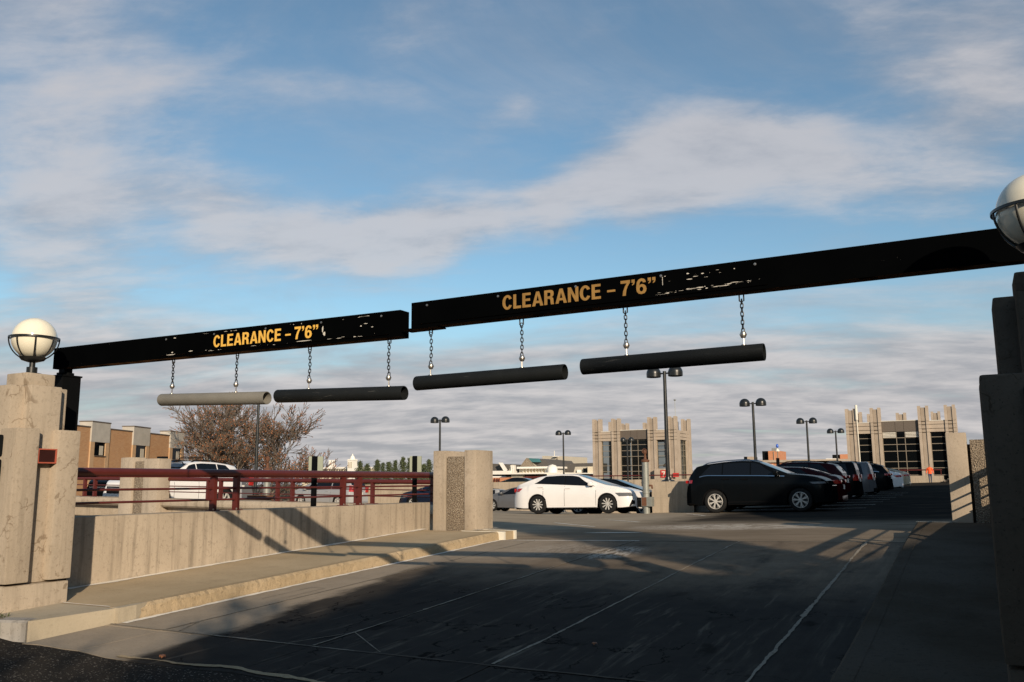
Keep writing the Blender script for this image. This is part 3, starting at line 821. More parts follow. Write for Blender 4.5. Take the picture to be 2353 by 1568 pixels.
# ------------------------------------------------------------------ gate pillars with globe lamps
def gate_pillar(label, cx, sgn, cm='conc_pillar'):
    """sgn=+1: the drive lies to +X of this pillar"""
    cy, zb = 6.30, 0.40
    t = thing('gate_pillar', label, 'pillar', (cx, cy, zb))
    HX, HY = 0.42, 0.385
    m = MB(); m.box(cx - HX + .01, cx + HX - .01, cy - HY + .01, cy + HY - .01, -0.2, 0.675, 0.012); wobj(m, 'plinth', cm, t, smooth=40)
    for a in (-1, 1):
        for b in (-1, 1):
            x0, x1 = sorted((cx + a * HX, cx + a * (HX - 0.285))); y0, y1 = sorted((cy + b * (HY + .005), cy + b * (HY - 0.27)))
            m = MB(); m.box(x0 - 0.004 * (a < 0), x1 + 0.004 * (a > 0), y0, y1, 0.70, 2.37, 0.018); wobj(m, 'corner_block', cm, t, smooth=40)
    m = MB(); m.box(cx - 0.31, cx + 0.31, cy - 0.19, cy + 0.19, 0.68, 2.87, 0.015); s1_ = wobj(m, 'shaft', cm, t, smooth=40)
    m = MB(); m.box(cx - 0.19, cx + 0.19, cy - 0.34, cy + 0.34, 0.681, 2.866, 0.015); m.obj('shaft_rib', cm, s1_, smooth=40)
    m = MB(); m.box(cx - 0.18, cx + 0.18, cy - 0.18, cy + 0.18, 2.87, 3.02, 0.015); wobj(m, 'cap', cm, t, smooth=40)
    # dark red sign box through the slot facing the drive
    sx = cx + sgn * 0.40
    a, b = sorted((cx + sgn * 0.29, sx)); m = MB(); m.box(a, b, cy - 0.112, cy + 0.112, 1.99, 2.15); sb = wobj(m, 'sign_box', 'sign_red_box', t)
    a, b = sorted((sx, sx + sgn * 0.012)); fr = MB()
    fr.box(a, b, cy - 0.114, cy + 0.114, 2.138, 2.152); fr.box(a, b, cy - 0.114, cy + 0.114, 1.988, 2.002); fr.box(a, b, cy - 0.114, cy - 0.10, 2.002, 2.138); fr.box(a, b, cy + 0.10, cy + 0.114, 2.002, 2.138)
    fr.obj('frame', 'sign_red_frame', sb)
    # dark signal plates on the street face
    for (z0, z1) in ((2.06, 2.30), (1.74, 2.03)):
        m = MB(); m.box(cx - 0.20, cx + 0.20, cy - HY - 0.055, cy - HY + 0.12, z0, z1, 0.03); wobj(m, 'signal_plate', 'dark_void', t, smooth=40)
    return t
gate_pillar('sunlit tan concrete pillar with stacked corner blocks under the left globe lamp', -9.66, 1)
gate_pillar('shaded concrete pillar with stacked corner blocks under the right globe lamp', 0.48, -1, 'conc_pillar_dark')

def globe_lamp(label, cx):
    cy, z0 = 6.30, 3.02
    t = thing('globe_lamp', label, 'lamp', (cx, cy, z0))
    zc = 3.445; Rg = 0.243
    m = MB(); m.lathe([(0, 0), (0.11, 0), (0.11, 0.012), (0.058, 0.016), (0.058, 0.085), (0.032, 0.09), (0.032, 0.14), (0.0, 0.14)], (cx, cy, z0), n=24); wobj(m, 'mount', 'lamp_black', t, smooth=40)
    m = MB(); m.lathe([(Rg * math.sin(math.pi * i / 28), -Rg * math.cos(math.pi * i / 28)) for i in range(29)], (cx, cy, zc), n=40); wobj(m, 'globe', 'globe', t, smooth=80)
    m = MB(); m.lathe([(0.0, -0.285), (0.05, -0.281), (0.12, -0.258), (0.147, -0.225), (0.13, -0.22), (0.0, -0.235)], (cx, cy, zc), n=32); cup = wobj(m, 'cage_cup', 'lamp_black', t, smooth=60)
    m = MB(); m.lathe([(0.257, 0.012), (0.273, 0.012), (0.273, -0.006), (0.257, -0.006), (0.257, 0.012)], (cx, cy, zc), n=48); wobj(m, 'cage_ring', 'lamp_black', t, smooth=40)
    for k_ in range(8):
        a = math.pi * 2 * k_ / 8 + 0.25
        pts = []
        for i in range(9):
            q = i / 8 * R(62); r_ = 0.264 * math.cos(q); z_ = -0.264 * math.sin(q)
            pts.append((cx + r_ * math.cos(a), cy + r_ * math.sin(a), zc + z_))
        m = MB(); m.tube(pts, 0.0085, 6); wobj(m, 'cage_rib', 'lamp_black', t, smooth=60)
    return t
globe_lamp('white globe lamp in a black half cage on the sunlit pillar', -9.66)
globe_lamp('white globe lamp in a black half cage on the shaded pillar', 0.48)

# ------------------------------------------------------------------ overhead clearance beams
def arc(cx, cy, rx, ry, a0, a1, n=18):
    return [(cx + rx * math.cos(R(a0 + (a1 - a0) * i / n)), cy + ry * math.sin(R(a0 + (a1 - a0) * i / n))) for i in range(n + 1)]
QM = [(0, 1), (.19, 1), (.19, .80), (.15, .68), (.03, .61), (.03, .68), (.08, .73), (.10, .80), (0, .80)]
GLYPH = {
    'C': ([arc(.345, .5, .345, .515, 28, 332) + arc(.345, .5, .145, .34, 326, 34)], .66),
    'L': ([[(0, 0), (0, 1), (.2, 1), (.2, .18), (.53, .18), (.53, 0)]], .53),
    'E': ([[(0, 0), (0, 1), (.56, 1), (.56, .83), (.2, .83), (.2, .6), (.52, .6), (.52, .43), (.2, .43), (.2, .17), (.57, .17), (.57, 0)]], .57),
    'A': ([[(0, 0), (.27, 1), (.47, 1), (.74, 0), (.535, 0), (.49, .2), (.25, .2), (.205, 0)], [(.285, .36), (.37, .76), (.455, .36)]], .72),
    'R': ([[(0, 0), (0, 1), (.38, 1), (.52, .97), (.60, .88), (.62, .73), (.59, .58), (.49, .5), (.58, .43), (.6, .3), (.61, .1), (.64, 0), (.44, 0), (.41, .1), (.4, .28), (.37, .38), (.3, .4), (.2, .4), (.2, 0)],
           [(.2, .57), (.34, .57), (.41, .62), (.41, .78), (.34, .83), (.2, .83)]], .64),
    'N': ([[(0, 0), (0, 1), (.2, 1), (.48, .38), (.48, 1), (.67, 1), (.67, 0), (.47, 0), (.19, .62), (.19, 0)]], .67),
    '-': ([[(0, .36), (.5, .36), (.5, .5), (0, .5)]], .5),
    '7': ([[(0, 1), (.57, 1), (.57, .84), (.42, .6), (.33, .32), (.3, 0), (.1, 0), (.14, .3), (.25, .6), (.37, .81), (0, .81)]], .57),
    '6': ([[(.57, .74), (.54, .88), (.46, .97), (.31, 1.015), (.15, .96), (.04, .8), (0, .5), (0, .32), (.03, .16), (.13, .03), (.30, -.015), (.47, .03), (.57, .15), (.6, .32), (.56, .49), (.46, .6), (.34, .64), (.24, .61), (.19, .55), (.2, .7), (.24, .80), (.31, .84), (.37, .82), (.395, .735)], arc(.30, .315, .11, .16, 350, 10, 14)], .6),
    'q': ([QM], .19),
    'Q': ([QM, [(x + .26, y) for x, y in QM]], .45),
}
YG = 7.0
def lettering(parent, x0, x1, zb, zt, y, mat, slope):
    cu = bpy.data.curves.new('lettering', 'CURVE'); cu.dimensions = '2D'; cu.fill_mode = 'BOTH'
    pen = 0.0
    for ch in 'CLEARANCE -7q6Q':
        if ch == ' ': pen += 0.30; continue
        loops, adv = GLYPH[ch]
        for lp in loops:
            sp_ = cu.splines.new('POLY'); sp_.points.add(len(lp) - 1); sp_.use_cyclic_u = True
            for q_, (gx, gy) in zip(sp_.points, lp): q_.co = (pen + gx, gy, 0, 1)
        pen += adv + 0.085
        if ch == '-': pen += 0.24
    ob = bpy.data.objects.new('tmp', cu); COL.objects.link(ob)
    dg = bpy.context.evaluated_depsgraph_get()
    me = bpy.data.meshes.new_from_object(ob.evaluated_get(dg))
    bpy.data.objects.remove(ob)
    xs_ = [v.co.x for v in me.vertices]; zs_ = [v.co.y for v in me.vertices]
    a, b = min(xs_), max(xs_); c0_, c1_ = min(zs_), max(zs_)
    for v in me.vertices:
        u_ = (v.co.x - a) / (b - a); q_ = (v.co.y - c0_) / (c1_ - c0_)
        X = x0 + (x1 - x0) * u_
        v.co = Vector((X, y, zb + (zt - zb) * q_ + slope * (X - x0)))
    me.materials.append(MATS[mat])
    o = link('lettering', me, parent)
    return o
def beam(label, x0, x1, za0, za1, h, post_x, xa, xb, txt, mat, lip, chips):
    """sloping box beam from x0 to x1 (bottom at za0..za1), post at post_x"""
    t = thing('clearance_beam', label, 'beam', (post_x, YG, 0.45))
    zb = lambda X: za0 + (za1 - za0) * (X - x0) / (x1 - x0)
    y0, y1 = YG - 0.075, YG + 0.075
    m = MB(); bm_ = []
    def hexx(X0, X1, Y0, Y1, d0, d1):
        return [(X0, Y0, zb(X0) + d0), (X1, Y0, zb(X1) + d0), (X1, Y1, zb(X1) + d0), (X0, Y1, zb(X0) + d0), (X0, Y0, zb(X0) + d1), (X1, Y0, zb(X1) + d1), (X1, Y1, zb(X1) + d1), (X0, Y1, zb(X0) + d1)]
    m.hexa(hexx(x0, x1, y0, y1, 0.0, h)); wobj(m, 'box_beam', 'beam_paint', t)
    m = MB(); m.hexa(hexx(xa, xb, y0 - 0.012, y0 - 0.001, 0.03, h - 0.022)); sp = wobj(m, 'sign_plate', 'beam_paint', t)
    for X in [xa + 0.09 + (xb - xa - 0.18) * i / 4 for i in range(5)]:
        for dd in (h - 0.045,):
            m = MB(); m.lathe([(0, -0.006), (0.011, -0.005), (0.013, 0.002)], (X, y0 - 0.012, zb(X) + dd), 'Y', 10); m.obj('bolt', 'steel', sp)
    lettering(sp, txt[0], txt[1], zb(txt[0]) + 0.068, zb(txt[0]) + 0.205, y0 - 0.0165, mat, (za1 - za0) / (x1 - x0))
    cp = MB(); rc = random.Random(int(abs(x0) * 100))
    def chip_at(X, d, lx, lz):
        n_ = 7; cz = zb(X) + d
        cp.add([(X + lx * math.cos(6.283 * q / n_) * rc.uniform(.5, 1), y0 - 0.0135, cz + lz * math.sin(6.283 * q / n_) * rc.uniform(.4, 1)) for q in range(n_)], [tuple(range(n_))])
    for (X, d, lx, lz) in chips: chip_at(X, d, lx, lz)
    cp.obj('chipped_paint', 'louver', sp, kind='stuff')
    if lip:
        m = MB(); m.hexa(hexx(x0 - 0.10, x0 + 0.30, y0 - 0.004, y1 + 0.01, -0.014, -0.002)); wobj(m, 'end_lip', 'beam_paint', t)
    px = post_x
    m = MB(); m.box(px - 0.13, px + 0.13, YG - 0.13, YG + 0.13, 0.42, 3.08, 0.008); po = wobj(m, 'post', 'black_metal', t)
    m = MB(); m.box(px - 0.14, px + 0.14, YG - 0.14, YG + 0.14, 3.08, 3.10); m.lathe([(0, 3.10), (0.10, 3.10), (0.10, 3.135), (0, 3.135)], (px, YG, 0), n=24); m.obj('collar', 'black_metal', po)
    m = MB(); m.box(px - 0.055, px + 0.055, YG - 0.055, YG + 0.055, 3.135, zb(px) + 0.01); m.obj('neck', 'black_metal', po)
    return t
CHL = []; rc_ = random.Random(4)
for i in range(40):
    X = rc_.uniform(-8.2, -5.05); e_ = rc_.random() < .55
    CHL.append((X, (0.034 + abs(rc_.gauss(0, .006))) if e_ else (0.238 - abs(rc_.gauss(0, .005))), abs(rc_.gauss(0.012, .022)), abs(rc_.gauss(0.0025, .0025))))
CHL += [(-5.85, .15, .012, .055), (-5.83, .10, .02, .03), (-5.3, .16, .03, .006), (-5.36, .14, .012, .012), (-5.22, .12, .02, .005), (-6.1, .045, .16, .005), (-7.75, .055, .05, .006), (-8.05, .06, .02, .01), (-8.02, .225, .03, .008)]
CHR = []
for i in range(36):
    X = rc_.uniform(-2.25, -1.4)
    CHR.append((X, 0.045 + 0.02 * rc_.random() + 0.02 * (X + 2.25), abs(rc_.gauss(0.015, .03)), abs(rc_.gauss(0.002, .002))))
for i in range(14): CHR.append((rc_.uniform(-2.2, -1.5), rc_.uniform(.14, .2), abs(rc_.gauss(.006, .012)), abs(rc_.gauss(.002, .003))))
CHR += [(-2.21, .13 + .01 * i, .004, .008) for i in range(7)]
bl_ = beam('black beam lettered in bright yellow over the left lane, chipped paint', -10.20, -4.89, 3.19, 3.165, 0.265, -10.05, -8.25, -5.02, (-7.40, -5.91), 'letter_yellow', False, CHL)
br_ = beam('black beam lettered in faded yellow over the right lane', -4.76, 0.75, 3.235, 3.27, 0.25, 0.62, -4.66, -1.35, (-3.74, -2.27), 'letter_faded', True, CHR)

# chain links
lk = MB()
def linkpath(Lh, Rr, n=10):
    pts = []
    for i in range(n // 2 + 1):
        a = math.pi * i / (n // 2); pts.append((Rr * math.cos(a), 0, Lh + Rr * math.sin(a)))
    for i in range(n // 2 + 1):
        a = math.pi + math.pi * i / (n // 2); pts.append((Rr * math.cos(a), 0, -Lh + Rr * math.sin(a)))
    pts.append(pts[0]); return pts
lk.tube(linkpath(0.011, 0.0115), 0.0046, 5, cap=False)
LINK = lk.mesh('link', 'chain_black', smooth=60)
sh = MB(); sh.tube([(-0.018, 0, 0.03), (-0.018, 0, -0.02), (0, 0, -0.035), (0.018, 0, -0.02), (0.018, 0, 0.03)], 0.006, 6)
SHK = sh.mesh('shackle', 'chain_black', smooth=60)
def bar(label, xa, xb, za, zb_, mat, chains, beamz):
    t = thing('clearance_bar', label, 'bar', ((xa + xb) / 2, YG, za - 0.07))
    m = MB(); ro, ri = 0.070, 0.062
    zc = lambda X: za + (zb_ - za) * (X - xa) / (xb - xa)
    prof = [(ri, 0), (ro - 0.002, 0), (ro, 0.004), (ro, 0.996), (ro - 0.002, 1.0), (ri, 1.0), (ri, 0.0)]
    o = len(m.v); m.lathe(prof, n=28)
    m.v = [(xa + (xb - xa) * z, YG + x, zc(xa + (xb - xa) * z) + y) for x, y, z in m.v]
    wobj(m, 'pipe', mat, t, smooth=40)
    for X in chains:
        zt_ = beamz; zbm = zc(X) + ro
        tilt = rr.uniform(-0.02, 0.02)
        c = MB(); c.lathe([(0, 0.030), (0.018, 0.026), (0.03, 0.0), (0.018, -0.026), (0, -0.030)], (X + tilt * 0.3, YG, zbm + 0.085), n=14)
        c.tube([(X, YG, zbm - 0.004), (X, YG, zbm + 0.06)], 0.006, 6); c.lathe([(0, 0.006), (0.02, 0.004), (0.022, -0.008)], (X, YG, zbm), n=12)
        ch = wobj(c, 'chain', 'steel', t, smooth=50)
        top, bot = zt_ - 0.055, zbm + 0.118
        n = max(4, round((top - bot) / 0.0345)); stp = (top - bot) / n
        for i in range(n + 1):
            l_ = link('link', LINK, ch, (X + tilt * (i / n) * (1 - i / n) * 2, YG, bot + stp * i))
            l_.rotation_euler = (0, rr.uniform(-0.08, 0.08), (math.pi / 2 if i % 2 else 0) + 0.5)
        link('shackle', SHK, ch, (X, YG, zt_ - 0.028))
    return t
bar('grey clearance pipe hanging on two chains under the left beam', -8.28, -6.66, 2.712, 2.655, 'pipe_grey', (-8.12, -7.12), 3.18)
bar('dark clearance pipe hanging beside the grey one under the left beam', -6.51, -4.88, 2.665, 2.615, 'pipe_dark', (-6.09, -5.07), 3.17)
bar('dark clearance pipe hanging next to the free end of the right beam', -4.74, -3.16, 2.70, 2.712, 'pipe_dark', (-4.58, -3.59), 3.225)
bar('dark clearance pipe hanging below the peeling patch of the right beam', -2.99, -1.42, 2.745, 2.76, 'pipe_dark', (-2.58, -1.58), 3.24)
# ------------------------------------------------------------------ parapet of the far bay, seen through the railing
YF = 17.5
pz = lambda X: 1.40 - 0.0145 * (X + 24)
pp = thing('bay_parapet', 'low tan concrete parapet with rounded nose beyond the light well', 'wall', (-21, YF, 0.4))
def parapet_run(xa, xb):
    m = MB()
    prof = [(0.10, -5.9), (0.10, -0.25), (0.0, -0.245), (-0.10, -0.235), (-0.15, -0.19), (-0.165, -0.125), (-0.15, -0.06), (-0.10, -0.012), (0.0, 0.0), (0.40, 0.0), (0.40, -5.9)]
    n = 8
    for i in range(n + 1):
        X = xa + (xb - xa) * i / n
        m.v += [(X, YF + 0.10 + a, pz(X) + b) for a, b in prof]
    q = len(prof)
    for i in range(n):
        for j in range(q - 1): m.f.append((i * q + j, (i + 1) * q + j, (i + 1) * q + j + 1, i * q + j + 1))
    m.f.append(tuple(range(q))); m.f.append(tuple(n * q + j for j in range(q))[::-1])
    wobj(m, 'parapet_panel', 'conc_wall', pp, smooth=35)
parapet_run(-45, -22.1)
parapet_run(-20.9, -10.7)
t = thing('slab_pillar', 'tan slab pillar with pebbled strip on the parapet in front of the white cars', 'pillar', (-21.0, 17.5, 0.5))
for (a, b, y0, zt_, mt) in ((-22.02, -21.5, 17.30, 2.52, 'conc_pier'), (-21.48, -21.06, 17.36, 2.40, 'aggregate'), (-21.04, -20.45, 17.30, 2.47, 'conc_pier')):
    m = MB(); m.box(a, b, y0, y0 + 0.45, -4.5, zt_, 0.015); wobj(m, 'pebble_panel' if mt == 'aggregate' else 'concrete_slab', mt, t, smooth=40)
m = MB(); m.box(-20.7, -20.47, 17.45, 17.65, 2.475, 2.53); wobj(m, 'cap_block', 'dark_void', t)
t = thing('red_railing', 'dark red pipe railing on the low parapet beyond the light well', 'railing', (-18, 17.75, 1.3))
for xa, xb, posts in ((-30, -22.05, (-28, -24.1, -23.64)), (-20.85, -10.8, (-20.58, -18.90, -18.42, -16.36, -15.85, -13.78, -13.27, -11.1))):
    zr = lambda X, d: pz(X) + d
    for d, r_ in ((0.54, 0.055), (0.345, 0.014), (0.185, 0.014)):
        m = MB(); m.tube([(xa, 17.72, zr(xa, d)), (xb, 17.72, zr(xb, d))], r_, 14 if r_ > .03 else 8); wobj(m, 'top_rail' if r_ > .03 else 'bar', 'rail_red', t, smooth=50)
    for X in posts:
        m = MB(); m.box(X - 0.035, X + 0.035, 17.67, 17.77, pz(X) + 0.0, pz(X) + 0.52); m.box(X - 0.12, X + 0.12, 17.64, 17.80, pz(X) - 0.002, pz(X) + 0.012); wobj(m, 'post', 'rail_red', t)

# black posts with the backs of two signs
for (X, Y, lab, dz_) in ((-10.72, 12.55, 'black square post with the back of a small sign behind the left wall', 0), (-10.72, 15.80, 'black post with a rounded sign back beside the slab pillar', 0.08)):
    t = thing('sign_post', lab, 'sign post', (X, Y, ZW - 0.05))
    m = MB(); m.box(X - 0.04, X + 0.04, Y - 0.035, Y + 0.035, 0.4, 2.24 + dz_, 0.004); wobj(m, 'post', 'black_metal', t)
    m = MB(); m.box(X - 0.115, X + 0.115, Y - 0.115, Y - 0.105, 1.92, 2.235 + dz_)
    c_ = Vector((X, Y - 0.02, 0)); 
    m.v = [((x - X) * 0.82 + (y - Y) * 0.2 + X + 0.01, (x - X) * 0.75 + Y + 0.05 + (y - Y + 0.11) * 0.8, z) for x, y, z in m.v]
    wobj(m, 'sign_plate', 'sign_back', t)

# ------------------------------------------------------------------ median wall and far parapets
t = thing('median_wall', 'broad tan concrete median carrying the lamp posts behind the parked black car', 'wall', (-9.5, 30, 0.5))
m = MB()
for (Y0, Y1) in ((30.0, 96.0),):
    m.hexa([(-10.25, Y0, -3), (-8.75, Y0, -3), (-8.75, Y1, -3), (-10.25, Y1, -3), (-10.25, Y0, 1.735), (-8.75, Y0, 1.735), (-8.75, Y1, 1.98), (-10.25, Y1, 1.98)])
wobj(m, 'wall_panel', 'conc_wall', t)
t = thing('far_parapet', 'long pale concrete parapet across the far side of the lower bay', 'wall', (-40, 80, -1.2))
for i in range(12):
    xa = -75 + i * 5.4; xb = xa + 5.37
    zt_ = lambda X: 1.74 + 0.011 * (X + 44)
    m = MB(); m.hexa([(xa, 80, -4), (xb, 80, -4), (xb, 80.4, -4), (xa, 80.4, -4), (xa, 80, zt_(xa)), (xb, 80, zt_(xb)), (xb, 80.4, zt_(xb)), (xa, 80.4, zt_(xa))])
    wobj(m, 'parapet_panel', 'conc_wall', t)
t = thing('end_parapet', 'low concrete parapet behind the walking person in front of the stair tower', 'wall', (-5, 95, 1.2))
m = MB(); m.box(-9.6, -2.9, 95, 95.4, 0.3, 2.12, 0.02); wobj(m, 'wall_panel', 'conc_wall', t)
t = thing('red_railing', 'thin red railing on the low parapet behind the walking person', 'railing', (-5, 95.2, 2.12))
m = MB(); m.tube([(-9, 95.2, 2.68), (-3.0, 95.2, 2.68)], 0.06, 10); wobj(m, 'top_rail', 'rail_red', t)
for X in (-8.5, -6.3, -4.1, -3.1):
    m = MB(); m.box(X - 0.03, X + 0.03, 95.17, 95.23, 2.12, 2.66); wobj(m, 'post', 'rail_red', t)
t = thing('red_railing', 'thin red railing on the far parapet in front of the glazed stair tower', 'railing', (-28, 80.2, 1.9))
m = MB(); m.tube([(-38, 80.2, 2.26), (-10.4, 80.2, 2.36)], 0.055, 10); wobj(m, 'top_rail', 'rail_red', t)
for i in range(10):
    X = -37 + i * 2.9
    m = MB(); m.box(X - 0.03, X + 0.03, 80.17, 80.23, 1.7, 2.27); wobj(m, 'post', 'rail_red', t)

# ------------------------------------------------------------------ twin-dome lamp posts
def lamp_post(label, X, Y, zb, zt_, proto=None):
    t = thing('lamp_post', label, 'street lamp', (X, Y, zb), 0, 'twin dome lamp posts on the deck')
    h = zt_ - zb
    m = MB(); m.tube([(0, 0, 0.02), (0, 0, h + 0.02)], [0.078, 0.060], 14); m.obj('pole', 'lamp_black', t, smooth=50)
    m = MB(); m.lathe([(0, 0), (0.24, 0), (0.23, 0.04), (0.12, 0.07), (0.10, 0.16), (0.0, 0.16)], n=16); m.obj('base', 'lamp_black', t, smooth=40)
    m = MB(); m.tube([(-0.36, 0, h - 0.06), (0.36, 0, h - 0.06)], 0.028, 8); m.obj('arm', 'lamp_black', t, smooth=50)
    for s_ in (-1, 1):
        m = MB(); r_ = 0.265
        m.lathe([(0, 0.235)] + [(r_ * math.sin(a), -0.03 + 0.265 * math.cos(a)) for a in [R(8 * i) for i in range(2, 12)]] + [(r_, -0.03), (r_, -0.155), (r_ - 0.02, -0.165), (r_ - 0.03, -0.12), (0, -0.11)], (s_ * 0.41, 0, h - 0.02), n=24)
        d_ = m.obj('dome', 'lamp_black', t, smooth=45)
        m = MB(); m.lathe([(0, -0.135), (r_ - 0.04, -0.135)], (s_ * 0.41, 0, h - 0.02), n=20); m.obj('lens', 'lens', d_)
    return t
ZL = 5.69
for (X, Y, lab) in ((-9.80, 30.5, 'tall twin dome lamp post on the end of the median beside the standpipe'),
                    (-9.85, 45.0, 'twin dome lamp post rising behind the roof of the parked black car'),
                    (-9.85, 61.0, 'twin dome lamp post rising behind the maroon car with roof rails'),
                    (-9.90, 75.0, 'twin dome lamp post close beside the dark windowed stair tower')):
    lamp_post(lab, X, Y, 1.735 + 0.0037 * (Y - 30), ZL)
for (X, Y, zb, lab) in ((-29.05, 30.0, z_deck(-29.05, 30.0), 'twin dome lamp post in front of the bare tree, one dome behind the grey pipe'),
                    (-30.0, 47.0, z_deck(-30, 47), 'twin dome lamp post rising behind the slab pillar with the pebbled panel'),
                    (-29.6, 65.0, z_deck(-29.6, 65), 'twin dome lamp post above the roof of the white saloon'),
                    (-29.3, 79.0, z_deck(-29.3, 79), 'twin dome lamp post in front of the glazed stair tower')):
    lamp_post(lab, X, Y, zb, ZL)

# ------------------------------------------------------------------ standpipes
def standpipe(label, X, Y, z0, z1, box=True, k=1.0):
    t = thing('standpipe', label, 'standpipe', (X, Y, z0))
    m = MB(); r_ = 0.115 * k
    m.lathe([(0, z0 - 0.3), (r_, z0 - 0.3), (r_, z0 + (z1 - z0) * .42), (r_ * 1.18, z0 + (z1 - z0) * .42), (r_ * 1.18, z0 + (z1 - z0) * .45), (r_, z0 + (z1 - z0) * .45), (r_, z1 - 0.02), (0, z1 - 0.02)], (X, Y, 0), n=18); wobj(m, 'pipe', 'galv', t, smooth=40)
    m = MB(); m.lathe([(0, 0), (0.13 * k, 0), (0.15 * k, 0.03), (0.15 * k, 0.07), (0.06 * k, 0.10), (0.045 * k, 0.14), (0.04 * k, 0.28), (0.06 * k, 0.30), (0.075 * k, 0.36), (0.05 * k, 0.42), (0, 0.43)], (X, Y, z1 - 0.02), n=14); v_ = wobj(m, 'valve', 'rust', t, smooth=50)
    m = MB(); m.lathe([(0.07, -0.012), (0.09, -0.012), (0.09, 0.012), (0.07, 0.012), (0.07, -0.012)], (X, Y - 0.05, z1 + 0.36 * k), n=12, axis='Y'); m.obj('wheel', 'rust', v_)
    m = MB(); m.tube([(X + r_, Y, z0 + 1.05 * k), (X + r_ + 0.10, Y, z0 + 1.05 * k), (X + r_ + 0.12, Y - 0.02, z0 + 0.95 * k)], 0.035 * k, 8); wobj(m, 'hose_outlet', 'rust', t, smooth=50)
    if box:
        m = MB(); m.box(X - 0.13, X + 0.24, Y - 0.16, Y + 0.14, z0 + 0.34, z0 + 0.66, 0.01); b_ = wobj(m, 'valve_box', 'galv', t)
        m = MB(); m.box(X - 0.11, X + 0.06, Y - 0.166, Y - 0.158, z0 + 0.36, z0 + 0.65); m.obj('cover', 'rust', b_)
standpipe('tall grey standpipe with rusty valve standing in front of the white saloon', -10.22, 29.3, 0.55, 2.43)
standpipe('grey standpipe with rusty valve beyond the left red railing', -18.15, 19.2, 0.95, 2.12, False, 0.85)
m = MB(); m.box(-18.45, -17.75, 18.75, 19.05, 0.9, 1.42); m.obj('cardboard_box', 'rust', label='brown box standing in front of the standpipe behind the railing', cat='box')
standpipe('short grey standpipe beside the railing of the glazed stair tower', -27.6, 79.4, 1.2, 2.9, False, 1.0)

